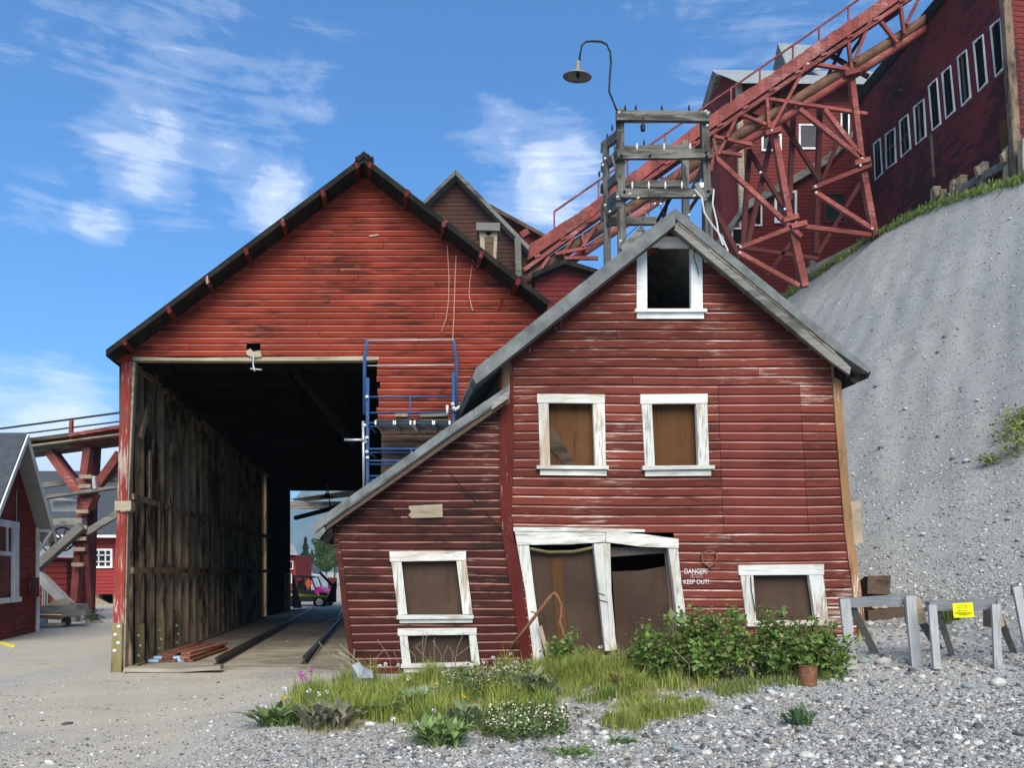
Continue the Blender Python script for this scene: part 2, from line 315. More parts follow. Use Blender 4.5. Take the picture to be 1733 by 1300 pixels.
M['mill_low'] = siding_mat('mill_wing_siding', (.11, .016, .014), (.15, .023, .02), (.03, .008, .008), .22, (.05, .01, .01), .55, .7)
M['gable_brown'] = siding_mat('brown_gable_siding', (.06, .024, .017), (.1, .042, .028), (.015, .01, .008), .2, (.025, .018, .015), .45, .6, wear=(.16, .09, .06))
M['far_red'] = siding_mat('far_red_siding', (.25, .032, .032), (.32, .045, .042), (.12, .015, .015), .18, (.2, .03, .03), .55, .7)
M['leafy'] = tinted('leaf', .55, .3, 0, .3)
M['grassy'] = tinted('grass_blade', .6, .2, 0, .35)
M['stone'] = tinted('stone', .85, .2, 30)
M['petal'] = tinted('petal', .6, .2, 0, .2)
def ground_mat():
    m, nt, b = newmat('gravel_ground', .95); v, _ = coords(nt, False); sp = N(nt, 'ShaderNodeSeparateXYZ'); nt.links.new(v, sp.inputs[0])
    vo = N(nt, 'ShaderNodeTexVoronoi'); vo.inputs['Scale'].default_value = 55; vo.inputs['Randomness'].default_value = 1; nt.links.new(v, vo.inputs['Vector'])
    vs = N(nt, 'ShaderNodeSeparateColor'); nt.links.new(vo.outputs['Color'], vs.inputs[0])
    n1 = noise(nt, v, 1.1, 6, .6); n2 = noise(nt, v, 38, 5, .7); n3 = noise(nt, v, .5, 4, .55, (1, .35, 1)); n4 = noise(nt, v, 150, 3, .7)
    c = mixc(nt, ramp(nt, n2, [(.32, 0), (.66, 1)]), (.26, .245, .215), (.47, .45, .405))
    c = mixc(nt, math_n(nt, 'MULTIPLY', ramp(nt, vs.outputs[0], [(.55, 0), (.8, 1)]), ramp(nt, n1, [(.35, .25), (.6, .85)])), c, (.6, .585, .545))
    c = mixc(nt, math_n(nt, 'MULTIPLY', ramp(nt, vs.outputs[1], [(.72, 0), (.85, 1)]), .55), c, (.12, .12, .12))
    dust = math_n(nt, 'MULTIPLY', ramp(nt, n3, [(.36, 0), (.52, 1)]), ramp(nt, math_n(nt, 'DIVIDE', sp.outputs['X'], -8.0), [(.08, 0), (.42, 1)]))
    dirt = mixc(nt, ramp(nt, n4, [(.3, 0), (.7, 1)]), (.4, .345, .255), (.57, .505, .395))
    c = mixc(nt, math_n(nt, 'MULTIPLY', dust, .88), c, dirt)
    c = mixc(nt, ramp(nt, noise(nt, v, .9, 5, .6, (1, 2.2, 1)), [(.6, 0), (.72, .5)]), c, (.2, .155, .11))
    nt.links.new(c, b.inputs['Base Color'])
    h = math_n(nt, 'ADD', math_n(nt, 'MULTIPLY', n2, 1.0), math_n(nt, 'MULTIPLY', vo.outputs['Distance'], -.6)); bump(nt, b, h, .7, .02); return m
M['ground'] = ground_mat()
def scree_mat():
    m, nt, b = newmat('scree', .95); v, _ = coords(nt, False)
    n1 = noise(nt, v, 9, 9, .75); n2 = noise(nt, v, .3, 5, .55); n3 = noise(nt, v, 30, 4, .75); n4 = noise(nt, v, 1.1, 7, .7); n5 = noise(nt, v, 2.2, 6, .7)
    c = mixc(nt, ramp(nt, n1, [(.3, 0), (.7, 1)]), (.31, .306, .284), (.43, .425, .396))
    c = mixc(nt, ramp(nt, n3, [(.36, .75), (.45, 0)]), c, (.11, .11, .105))
    c = mixc(nt, ramp(nt, n3, [(.6, 0), (.7, .6)]), c, (.5, .495, .475))
    c = mixc(nt, ramp(nt, n2, [(.45, 0), (.6, .5)]), c, (.35, .335, .3))
    c = mixc(nt, ramp(nt, n4, [(.52, 0), (.66, .35)]), c, (.22, .217, .208))
    c = mixc(nt, ramp(nt, n5, [(.55, 0), (.7, .4)]), c, (.19, .187, .177))
    nt.links.new(c, b.inputs['Base Color']); bump(nt, b, math_n(nt, 'ADD', n1, n3), .8, .06); return m
M['scree'] = scree_mat()
# ------------------------------------------------------------------ terrain
def sstep(t): t = np.clip(t, 0, 1); return t*t*(3-2*t)
def G(x, y):
    x = np.asarray(x, float); y = np.asarray(y, float)
    r = np.interp(x, [-4.4, -3.2, -2.2, 0, 4.4, 7, 12], [0, .08, .24, .40, .80, 1.0, 1.2])
    f = np.interp(y, [2, 5, 7, 9, 10, 11], [.12, .3, .46, .70, .95, 1.0])
    k = 1-sstep((y-10.8)/1.0)*sstep((-x-.5)/1.5)
    near = np.exp(-((np.hypot(x, y-8)/14)**2))
    n = .018*np.sin(1.7*x+.6*y)+.014*np.sin(2.9*y-1.3*x+1)+.008*np.sin(5.3*x+3.1*y)+.006*np.sin(7.7*y-4.1*x)
    flat = 1-sstep((y-11.3)/.8)*sstep((-x+.5)/1.0)*.9
    return r*f*k+n*near*flat
def gz(x, y): return float(G(x, y))
def gpt(px, py):
    """ground point seen at a photo pixel"""
    px = np.asarray(px, float); py = np.asarray(py, float); s = (py-HY)/F; Y = (EYE-.2)/s
    for _ in range(40): Y = .6*Y+.4*(EYE-G((px-CX)/F*Y, Y))/s
    X = (px-CX)/F*Y; return np.stack([X, Y, G(X, Y)], -1)
def gp(px, py): return Vector(gpt(px, py).tolist())
xs = np.r_[-4000, -1500, -600, -250, -120, -70, -45, -30, -22, -17, np.arange(-13, 9.01, .14), 11, 13, 17, 25, 45, 90, 200, 600, 1500, 4000]
ys = np.r_[-300, -60, -15, -4, 0, np.arange(2, 15.01, .14), 16.5, 18, 20, 23, 27, 32, 40, 55, 80, 130, 220, 400, 800, 1600, 3200, 7000]
gx, gy = np.meshgrid(xs, ys); gzz = G(gx, gy); nx, ny = len(xs), len(ys)
idx = np.arange(nx*ny).reshape(ny, nx)
fc = np.stack([idx[:-1, :-1], idx[:-1, 1:], idx[1:, 1:], idx[1:, :-1]], -1).reshape(-1, 4)
ground = tag(np_mesh('ground', np.stack([gx, gy, gzz], -1).reshape(-1, 3), fc, M['ground'], smooth=True), kind='structure')
# the scree slope: foot and crest rows, a straight fall between them
HILL = [((1150, 985, 18), (1150, 560, 52)), ((1270, 985, 15.5), (1270, 525, 46)), ((1400, 985, 13.2), (1340, 494, 42)), ((1500, 1000, 12.4), (1475, 402, 37)), ((1620, 1000, 11.9), (1580, 345, 33.5)),
        ((1740, 1000, 11.3), (1733, 300, 27.6)), ((1950, 1010, 10.2), (1950, 235, 24)), ((2400, 1030, 8.2), (2400, 130, 20))]
HF = np.array([list(P(*a)) for a, b in HILL]); HC = np.array([list(P(*b)) for a, b in HILL])
def hill_pt(u, t):
    """u along the row (0..len-1), t 0 foot .. 1 crest"""
    u = np.asarray(u, float); t = np.asarray(t, float); k = np.arange(len(HILL))
    f = np.stack([np.interp(u, k, HF[:, i]) for i in range(3)], -1); c = np.stack([np.interp(u, k, HC[:, i]) for i in range(3)], -1)
    p = f+(c-f)*t[..., None]
    bul = np.sin(np.pi*np.clip(t, 0, 1))*.35
    n = .09*np.sin(p[..., 0]*.9+p[..., 2]*.7)+.06*np.sin(p[..., 1]*1.3-p[..., 2]*1.1)+.035*np.sin(p[..., 0]*2.9+p[..., 1]*2.3+p[..., 2])+.02*np.sin(p[..., 0]*6.1-p[..., 1]*4.3)
    n = n+.035*np.sin(u*4.7+1.9*np.sin(t*4))+.016*np.sin(u*11+2.3*np.sin(t*6+u)+2)*np.sin(t*7+u*2)
    p[..., 2] += (n*np.sin(np.pi*np.clip(t, 0, 1))**.5-bul)*(t > 0)*(t < 1)
    return p
hu = np.linspace(0, len(HILL)-1, 190); ht = np.linspace(0, 1, 150)**1.15
UU, TT = np.meshgrid(hu, ht); hp = hill_pt(UU, TT)
def apron(u, q):
    """ground between the flat yard (q 0) and the slope foot (q 1)"""
    u = np.asarray(u, float); q = np.asarray(q, float); f = hill_pt(u, np.zeros_like(u)); x = f[..., 0]*(.9+.1*q); y = f[..., 1]-3.4*(1-q); g = G(x, y)-.05
    z = g+(f[..., 2]-g)*q**1.6+.03*np.sin(x*5.1+y*3.7)*q*(1-q)*4; return np.stack([x, y, z], -1)
low = np.stack([apron(hu, np.full_like(hu, q)) for q in np.linspace(0, .94, 12)])
bk = hp[-1].copy(); bk[:, 1] += 1.6; bk[:, 2] += .35
bk2 = bk.copy(); bk2[:, 1] += 16; bk2[:, 2] += 1.5
hp = np.concatenate([low, hp, bk[None], bk2[None]]); r_, c_ = hp.shape[:2]; idx = np.arange(r_*c_).reshape(r_, c_)
fc = np.stack([idx[:-1, :-1], idx[:-1, 1:], idx[1:, 1:], idx[1:, :-1]], -1).reshape(-1, 4)
tag(np_mesh('scree_slope', hp.reshape(-1, 3), fc, M['scree'], smooth=True), kind='structure')
def hill_px(px, py):
    """point on the scree slope seen at a photo pixel"""
    pr = hp[12:-2].reshape(-1, 3); q = np.stack([CX+pr[:, 0]/pr[:, 1]*F, HY-(pr[:, 2]-EYE)/pr[:, 1]*F], -1)
    return Vector(pr[np.argmin(((q-np.array([px, py]))**2).sum(1))].tolist())
# far mountain seen through the barn
def mountain(name, prof, Y, mat):
    vs = []; n = len(prof); rows = 14
    for j in range(rows):
        t = j/(rows-1)
        for i, (px, py) in enumerate(prof):
            top = P(px, py, Y); x = top.x*(.8+.2*t); h = max(top.z, 0)*t**1.2
            h *= 1+(.06*math.sin(i*2.3+j*1.1)+.05*math.sin(i*5.1-j*2.3))*(1 if j < rows-1 else .2)
            vs.append((x, Y*(.8+.2*t), h-2*(j == 0)))
    fs = [(j*n+i, j*n+i+1, (j+1)*n+i+1, (j+1)*n+i) for j in range(rows-1) for i in range(n-1)]
    return tag(np_mesh(name, vs, fs, mat, smooth=True), kind='structure')
mm, nt, b = newmat('mountain_forest', .95); v, _ = coords(nt, False)
c = mixc(nt, ramp(nt, noise(nt, v, .02, 8, .7, (1, 1, .35)), [(.35, 0), (.65, 1)]), (.035, .06, .04), (.14, .17, .13)); nt.links.new(c, b.inputs['Base Color'])
M['mountain'] = mm
mountain('mountain', [(x, 968-190*math.exp(-((x-620)/190)**2)-10*math.sin(x*.05)) for x in range(180, 1150, 18)], 2600, M['mountain'])
# ------------------------------------------------------------------ siding
def siding(parent, Y, rows, xl, xr, mats, holes=(), name='board', proud=.024, rec=.007, joints=0.35, sag=None, seams=(), lmin=160, seg=1, jag=0.0):
    """drop-siding boards row by row: every board its own mesh with a coved top edge"""
    for y0, y1 in rows:
        ym = (y0+y1)/2; iv = [(None, None)]
        cuts = []
        for ht_, hb_, f0, f1 in holes:
            if ht_ < ym < hb_: cuts.append((f0(ym), f1(ym)))
        a, b_ = xl(ym), xr(ym)
        if b_-a < 4: continue
        segs = [(a, b_)]
        for c0, c1 in sorted(cuts):
            new = []
            for s0, s1 in segs:
                if c1 <= s0 or c0 >= s1: new.append((s0, s1)); continue
                if c0-s0 > 3: new.append((s0, c0))
                if s1-c1 > 3: new.append((c1, s1))
            segs = new
        out = []
        for s0, s1 in segs:
            pts = [s0]
            for top, bot, fx, _m in seams:
                if top < ym < bot and s0+4 < fx(ym) < s1-4: pts.append(fx(ym))
            inpatch = any(mm_ and top < ym < bot for top, bot, fx, mm_ in seams)
            if s1-s0 > lmin and not inpatch and random.random() < joints*(s1-s0)/300: pts.append(s0+(s1-s0)*random.uniform(.22, .78))
            pts.append(s1); pts.sort()
            out += [(pts[i], pts[i+1]) for i in range(len(pts)-1)]
        for s0, s1 in out:
            mt = mats
            for top, bot, fx, mm_ in seams:
                if mm_ and top < ym < bot and fx(ym)-1 <= s0 and s1 <= mm_[1](ym)+1: mt = mm_[0]
            pr = proud+random.uniform(-.003, .003)
            j0 = random.uniform(-jag, jag) if abs(s0-a) < 1 else 0
            prof = [(0, .0), (0, pr), (.70, pr), (.84, rec), (1.0, rec), (1.0, 0)]
            tl = random.uniform(-.5, .5)
            rings = []; ns = max(1, int((s1-s0)/90)) if seg else 1
            for k in range(ns+1):
                t = k/ns; ring = []
                for q, d in prof:
                    py = y1+(y0-y1)*q
                    xa = xl(py)+j0 if abs(s0-a) < 1 else s0+.35; xb = xr(py) if abs(s1-b_) < 1 else s1-.35
                    if xb < xa: xa = xb = (xa+xb)/2
                    px = xa+(xb-xa)*t; pyy = py+(sag(px, py) if sag else 0)
                    v = P(px, pyy, Y); v.y -= d; ring.append(v)
                rings.append(ring)
            mb = MB(); L = len(prof); vs = [v for r in rings for v in r]
            for k in range(ns):
                o = k*L
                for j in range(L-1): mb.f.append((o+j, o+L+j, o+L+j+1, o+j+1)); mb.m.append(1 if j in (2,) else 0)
            mb.f += [tuple(range(L-1, -1, -1)), tuple(range(ns*L, ns*L+L))]; mb.m += [0, 0]; mb.v = vs
            mb.build(name, mt, parent)
def rows_of(y0, y1, h, jit=.25):
    n = max(1, round((y1-y0)/h)); e = [y0+(y1-y0)*i/n+(random.uniform(-jit, jit) if 0 < i < n else 0) for i in range(n+1)]
    return list(zip(e[:-1], e[1:]))
def lerpf(pts):
    xs_ = [p[0] for p in pts]; ys_ = [p[1] for p in pts]
    return lambda y: float(np.interp(y, xs_, ys_))
def text(parent, s, box, Y, mat, name='lettering', shear=0.0, slope=0.0):
    cu = bpy.data.curves.new('txt', 'FONT'); cu.body = s; cu.align_x = 'LEFT'; cu.resolution_u = 3
    o = bpy.data.objects.new('txt', cu); COL.objects.link(o); dg = bpy.context.evaluated_depsgraph_get(); me = o.evaluated_get(dg).to_mesh()
    co = [v.co.copy() for v in me.vertices]; fs = [tuple(p.vertices) for p in me.polygons]; o.evaluated_get(dg).to_mesh_clear()
    bpy.data.objects.remove(o); bpy.data.curves.remove(cu)
    x0 = min(c.x for c in co); x1 = max(c.x for c in co); y0 = min(c.y for c in co); y1 = max(c.y for c in co)
    mb = MB(); vs = []
    for c in co:
        u = (c.x-x0)/(x1-x0); w = (c.y-y0)/(y1-y0); px = box[0]+(box[2]-box[0])*u+shear*(1-w); py = box[3]+(box[1]-box[3])*w+slope*u
        vs.append(P(px, py, Y))
    mb.add(vs, fs); return mb.build(name, mat, parent)
# ------------------------------------------------------------------ the barn
YB = 12.3; RF = 11.85
barn = thing('railway_barn', P(615, 1140, YB), 'large red clapboard barn with a dark open track bay and black overhanging roof', 'barn')
rl = lambda y: max(209.0, 612-(y-291)/.753) if y > 291 else 612.0
rr_ = lambda y: min(938.0, 618+(y-291)/.78) if y > 291 else 618.0
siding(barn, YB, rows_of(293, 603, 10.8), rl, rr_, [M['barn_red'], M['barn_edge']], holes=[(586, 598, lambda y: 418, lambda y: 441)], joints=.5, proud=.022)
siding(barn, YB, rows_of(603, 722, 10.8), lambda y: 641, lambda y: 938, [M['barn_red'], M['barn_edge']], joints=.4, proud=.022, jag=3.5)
siding(barn, YB, rows_of(722, 1150, 13), lambda y: 646, lambda y: 938, [M['brown_h'], M['brown_h']], joints=.4, proud=.022, jag=2)
Lb = 19.7
def roof_strip(a, b_, th, Y, depth, mat, name='roof'):
    return MB().prism([P(*a, Y), P(*b_, Y), P(b_[0], b_[1]+th, Y), P(a[0], a[1]+th, Y)], back(depth)).build(name, mat, barn)
rl_o = roof_strip((615.5, 263), (179, 592), 11, RF, Lb+.75, M['roof_dark'])
rr_o = roof_strip((614.5, 263), (946, 521), 11, RF, Lb+.75, M['roof_dark'])
mb = MB()
for k in range(26):                                 # frayed tar paper over the ridge
    px = 601+k*1.2; yy = 262+abs(px-615.5)*.72-5-random.uniform(0, 3); mb.prism([P(px, yy, RF-.02), P(px+1.6, yy+random.uniform(-1, 1), RF-.02), P(px+1.5, yy+9, RF-.02), P(px, yy+9, RF-.02)], back(20))
mb.build('ridge_cap', M['roof_dark'], rl_o)
for px, py in ((210, 578), (285, 523), (350, 473), (416, 424), (478, 376), (546, 325), (603, 278)):     # lookout ends under the left slope
    s = 5.5; MB().prism([P(px-s, py-3, RF-.02), P(px+s*.2, py-7, RF-.02), P(px+s, py+4, RF-.02), P(px-s*.1, py+8, RF-.02)], back(.5)).build('lookout', M['trim_red'], rl_o)
for px, py in ((627, 277), (689, 326), (752, 377), (815, 430), (877, 476), (931, 519)):
    s = 5.5; MB().prism([P(px+s, py-3, RF-.02), P(px-s*.2, py-7, RF-.02), P(px-s, py+4, RF-.02), P(px+s*.1, py+8, RF-.02)], back(.5)).build('lookout', M['trim_red'], rr_o)
for a, b_ in (((614, 284), (206, 592)), ((616, 284), (938, 538))):       # red soffit boards and rake boards
    MB().prism([P(a[0], a[1], YB-.05), P(b_[0], b_[1], YB-.05), P(b_[0], b_[1]+12, YB-.05), P(a[0], a[1]+12, YB-.05)], (0, .04, 0)).build('rake_board', M['trim_red'], barn)
# eave return, corner post and the repairs bolted to its foot
MB().quadp([(189, 598), (222, 600), (222, 611), (189, 611)], YB-.08, .35).build('eave_block', M['barn_red'], barn)
MB().quadp([(205, 611), (222, 611), (214, 860), (207, 1142), (188, 1142), (198, 860)], YB-.06, .16).build('corner_post', M['post_red'], barn)
MB().quadp([(222.4, 612), (229, 612), (217, 860), (211, 1142), (207.5, 1142), (214.5, 860)], YB-.03, .12).build('jamb', M['tan'], barn)
mb = MB()
for k in range(9):
    x0 = 194+k*3.1; mb.quadp([(x0, 848+random.uniform(-1, 1)), (x0+3, 848), (x0+3, 865+random.uniform(-3, 2)), (x0, 866)], YB-.1, .2)
mb.build('post_collar', M['tan'], barn)
sis = MB().quadp([(190, 1055), (207, 1055), (205, 1143), (187, 1143)], YB-.1, .035).build('sister_post', M['olive'], barn)
def washer(c, parent, r=.028): MB().lathe([(r, 0), (r, .008), (r*.45, .012), (r*.45, .026)], c, 12, (0, -1, 0)).build('bolt', M['alu'], parent)
for px, py in ((201, 1061), (195, 1075), (200, 1089), (194, 1102)): washer(P(px, py, YB-.1), sis)
# header of the bay
MB().quadp([(222, 603.5), (300, 605.5), (420, 604.5), (612, 603), (641, 603.5), (641, 609), (612, 610), (420, 611), (222, 610)], YB-.03, .14).build('bay_header', M['tan'], barn)
MB().quadp([(416, 594), (424, 590), (428, 595), (440, 593), (443, 603), (430, 606), (418, 601)], YB-.06, .05).build('broken_board', M['tan'], barn)
MB().quadp([(419, 587), (440, 588), (440, 596), (419, 596)], YB+.1, .02).build('knot_hole_backing', M['black'], barn)
MB().tube([P(429, 600, YB-.1), P(428.5, 618, YB-.1), P(431, 628, YB-.1)], .012).tube([P(424, 624, YB-.1), P(443, 626, YB-.12)], .012).build('hook', M['galv'], barn)
# left wall: planks outside, studs, girts and plates inside
zT = EYE+(HY-606)/F*YB; xw = (200-CX)/F*YB
def wp(d, z, inw=0.0): return Vector((xw+AX*d+inw, YB+d, z))
d = .05
k = 0
while d < Lb:
    w = .295
    if not (13.7 < d < 14.25 or 17.2 < d < 17.4):
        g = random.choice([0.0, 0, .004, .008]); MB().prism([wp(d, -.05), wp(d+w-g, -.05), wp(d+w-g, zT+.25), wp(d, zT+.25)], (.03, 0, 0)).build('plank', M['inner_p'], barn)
    d += .3; k += 1
for k in range(33):
    d = .16+.6*k; h = zT+.2
    if 13.6 < d < 14.3: continue
    o = MB().beam(wp(d, .02, .1), wp(d, h, .1), .05, .14, up=(1, 0, 0)).build('stud', M['inner'], barn)
    if k in (1, 3, 5):
        z1 = .62 if k == 1 else .5+.05*k
        s = MB().beam(wp(d-.035, .02, .12), wp(d-.035, z1+.1, .12), .14, .04, up=(0, -1, 0)).build('splint', M['olive'], o)
        for q in range(3): washer(wp(d-.06, .18+.17*q, .10+.03*(q % 2)), s, .024)
for z in (.03, 1.62, 2.81, zT-.05):
    MB().beam(wp(.1, z, .19), wp(Lb-.1, z, .19), .05, .1, seg=8, jit=.006).build('girt', M['inner'], barn)
for k in range(14):                               # paler added strips: stud faces catching light, put into the colour
    d = 1.0+k*.62+random.uniform(-.1, .1); z0 = 1.75 if k % 3 else 2.85
    MB().beam(wp(d, z0, .21), wp(d, z0+random.uniform(.8, 1.35), .21), .07, .03, up=(1, 0, 0)).build('batten_or_lit_strip', M['brown'] if k % 2 else M['inner'], barn)
for d in (.5, 2.3): MB().beam(wp(d, zT-1.2, .2), wp(d+.9, zT+.1, .2), .09, .05, up=(1, 0, 0)).build('brace', M['inner'], barn)
# right wall, back gable with the far opening, ceiling, joists
xr0 = (938-CX)/F*YB
def bw(x, z, d): return Vector((x+AX*d, YB+d, z))
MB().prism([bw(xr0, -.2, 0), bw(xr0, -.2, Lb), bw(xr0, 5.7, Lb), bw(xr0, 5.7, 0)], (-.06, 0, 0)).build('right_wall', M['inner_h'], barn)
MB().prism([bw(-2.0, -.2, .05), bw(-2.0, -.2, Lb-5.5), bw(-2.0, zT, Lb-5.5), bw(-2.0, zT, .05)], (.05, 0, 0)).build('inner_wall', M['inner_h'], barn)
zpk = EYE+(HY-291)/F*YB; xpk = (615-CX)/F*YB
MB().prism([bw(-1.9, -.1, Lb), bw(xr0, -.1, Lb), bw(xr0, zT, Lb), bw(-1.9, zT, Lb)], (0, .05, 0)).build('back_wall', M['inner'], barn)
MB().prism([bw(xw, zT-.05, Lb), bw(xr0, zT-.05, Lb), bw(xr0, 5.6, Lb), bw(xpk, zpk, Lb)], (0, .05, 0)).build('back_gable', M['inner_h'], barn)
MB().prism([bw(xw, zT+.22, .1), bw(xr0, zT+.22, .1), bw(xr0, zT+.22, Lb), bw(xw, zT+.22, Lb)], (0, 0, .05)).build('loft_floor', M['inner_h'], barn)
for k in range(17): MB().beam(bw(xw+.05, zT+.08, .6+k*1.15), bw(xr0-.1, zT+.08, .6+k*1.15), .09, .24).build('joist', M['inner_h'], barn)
for k in range(3): MB().beam(bw(-4.6+.9*k, zT-.02, .4), bw(-4.6+.9*k, zT-.02, 9), .08, .1).build('loft_beam', M['inner_h'], barn)
MB().beam(bw(-3.5, zT-.1, .5), bw(-2.6, zT-1.1, 1.8), .1, .1).build('knee_brace', M['inner_h'], barn)
# second short wall beyond the gap, its posts, and the grey canopy beyond the far opening
MB().prism([wp(Lb-5.2, 0, .2), wp(Lb, 0, .35), wp(Lb, zT, .35), wp(Lb-5.2, zT, .2)], (-.05, 0, 0)).build('end_panel', M['inner_h'], barn)
MB().beam(wp(Lb-1.6, 0, .42), wp(Lb-1.6, 1.55, .42), .22, .22).build('end_post', M['tan'], barn)
MB().prism([wp(Lb-.4, .1, .5), wp(Lb-.2, .1, .8), wp(Lb-.3, 1.5, .45)], (.05, .05, 0)).build('leaning_board', M['dgrey'], barn)
MB().beam(bw(xw-.2, 4.62, Lb+3.0), bw(-1, 4.62, Lb+3.0), .25, .32, seg=6, jit=.01).build('canopy_beam', M['grey'], barn)
for k in range(5):
    MB().beam(bw(xw+.1+.1*k, 4.9, Lb+3.1+.2*k), bw(xw+4.6+.5*k, 5.35, Lb+1.2+.2*k), .3, .04).build('canopy_board', M['grey'], barn)
MB().tube([P(553, 815, 22), P(553, 838, 22)], .02, 6).lathe([(.04, .12), (.09, .05), (.26, 0), (.25, -.01), (.02, .03)], P(553, 842, 22), 14).build('hanging_lamp', M['iron'], barn)
MB().tube([P(500, 877, 20), P(577, 857, 19)], .06, 8).build('hanging_pipe', M['iron'], barn)
MB().tube([P(555, 820, 21), P(559, 860, 19.5)], .015, 5).build('hanging_wire', M['iron'], barn)
# hanging cables on the gable, a torn splinter
for pts in ([(757, 415), (760, 470), (759, 510), (755, 540), (747, 562)], [(772, 432), (770, 480), (768, 540), (766, 577)], [(799, 449), (795, 480), (794, 500), (797, 515), (800, 526)]):
    MB().tube([P(x, y, YB-.05) for x, y in pts], .009, 5).build('cable', M['wire_pink'], barn)
MB().quadp([(846, 525), (843, 523), (848, 506), (851, 504), (850, 514)], YB-.05, .02).build('splinter', M['trim_red'], barn)
MB().quadp([(624, 398), (641, 396), (641, 398), (626, 400)], YB-.04, .02).build('splinter', M['tan'], barn)
# barn floor: planks across the track
for k in range(60):
    d = .25+k*.2+random.uniform(-.004, .004)
    x0 = xw+.2; o = MB().prism([bw(x0+random.uniform(0, .04), .045+random.uniform(-.004, .004), d), bw(-2.15, .045, d), bw(-2.15, .045, d+.192), bw(x0, .045, d+.192)], (0, 0, -.06))
    o.build('floor_plank', M['deck'], barn)
MB().prism([bw(xw+.2, .04, 12.25), bw(-2.15, .04, 12.25), bw(-2.15, .04, Lb), bw(xw+.2, .04, Lb)], (0, 0, -.05)).build('floor', M['deck'], barn)
MB().quadp([(210, 1131), (300, 1133), (372, 1128), (374, 1134), (300, 1139), (208, 1138)], 12.15, .25).build('sill_board', M['deck'], barn)
for k in range(7): MB().prism([bw(-2.62+.05*k, .05, .4+.5*k), bw(-2.2+.03*k, .06, .3+.5*k), bw(-2.2, .06, .75+.5*k), bw(-2.55+.04*k, .05, .85+.5*k)], (0, 0, -.04)).build('loose_plank', M['grey'], barn)
# rails
track = thing('railway_track', gp(440, 1128), 'pair of dark steel rails running into the barn bay', 'railway track')
prof = [(-.06, 0), (.06, 0), (.06, .02), (.015, .03), (.015, .09), (.035, .1), (.035, .13), (-.035, .13), (-.035, .1), (-.015, .09), (-.015, .03), (-.06, .02)]
for px in (367, 511):
    x0 = (px-CX)/F*12.75
    MB().prism([Vector((x0+a, 12.75 if px < 400 else 12.9, .047+c)) for a, c in prof], back(18 if px < 400 else 14)).build('rail', M['rail'], track)
MB().tube([Vector((-4.55, 15.6, .2)), Vector((-5.4, 24, .2)), Vector((-7.4, 34, .1))], .012, 5).build('hose', M['galv'], label='thin pale hose lying along the track inside the barn', cat='hose')
# stacked lumber by the left wall
for k, (lx, lz, dd, ln, rot) in enumerate([(0, 0, .0, 2.1, .05), (.17, 0, .05, 2.2, .06), (.35, 0, -.02, 2.0, .04), (.52, 0, .1, 2.2, .07), (.69, 0, .02, 2.1, .05), (.05, 1, .1, 1.9, .03), (.24, 1, .03, 2.2, .06),
        (.42, 1, .12, 2.0, .08), (.6, 1, .05, 2.1, .05), (.1, 2, .15, 2.0, .02), (.3, 2, .1, 2.1, .07), (.5, 2, .3, 1.9, .1)]):
    a = Vector((-6.14+lx*.85, 13.2+dd, .072+lz*.046)); dv = Vector((rot-.13, 1, 0)).normalized()
    o = MB().beam(a, a+dv*ln, .16, .04, seg=3, jit=.004).build('lumber_board', M['lumber'], None, 'red brown board in the lumber pile by the barn bay wall', 'board', 'boards of the lumber pile in the barn')
    if k in (0, 3, 5, 7): MB().beam(a-dv*.006, a+dv*.05, .164, .044).build('painted_end', M['blue_end'], o)
# ------------------------------------------------------------------ the sagging house and its lean-to
YH = 10.0; RH = 9.66
house = thing('sagging_house', P(1150, 1090, YH), 'leaning two storey red clapboard house with peeling white window frames and grey roof', 'house')
hl = lerpf([(380, 868), (700, 868), (771, 869), (880, 864), (906, 871), (950, 879), (1114, 898), (1160, 905)])
hr = lerpf([(380, 1408), (605, 1410), (760, 1421), (900, 1433), (1010, 1447), (1065, 1453), (1160, 1465)])
xl = lambda y: max(hl(y), 1123-(y-383)/.86) if y < 620 else hl(y)
xr = lambda y: min(hr(y), 1123+(y-383)/.777) if y < 620 else hr(y)
def quad_hole(t, b_, tl, tr, bl, br):
    return (t, b_, lambda y: tl+(bl-tl)*(y-t)/(b_-t), lambda y: tr+(br-tr)*(y-t)/(b_-t))
H_att = quad_hole(404, 532, 1086, 1178, 1086, 1178)
H_w1 = quad_hole(678, 797, 919, 1014, 922, 1018); H_w2 = quad_hole(678, 797, 1093, 1186, 1098, 1191)
H_w3 = quad_hole(966, 1056, 1261, 1380, 1270, 1390)
H_d = quad_hole(903, 1170, 882, 1139, 925, 1172)
def sag(px, py): return 2.2*math.sin((px-868)/580*math.pi)*max(0, (py-560)/500)+.8*math.sin(px*.021+py*.013)
s1 = lerpf([(652, 1214), (893, 1224)]); s2 = lerpf([(652, 1352), (893, 1367)])
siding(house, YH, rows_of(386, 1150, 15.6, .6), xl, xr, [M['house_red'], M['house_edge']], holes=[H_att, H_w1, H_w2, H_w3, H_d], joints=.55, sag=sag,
       seams=[(652, 893, s1, ([M['new_red'], M['new_edge']], s2)), (652, 893, s2, None)])
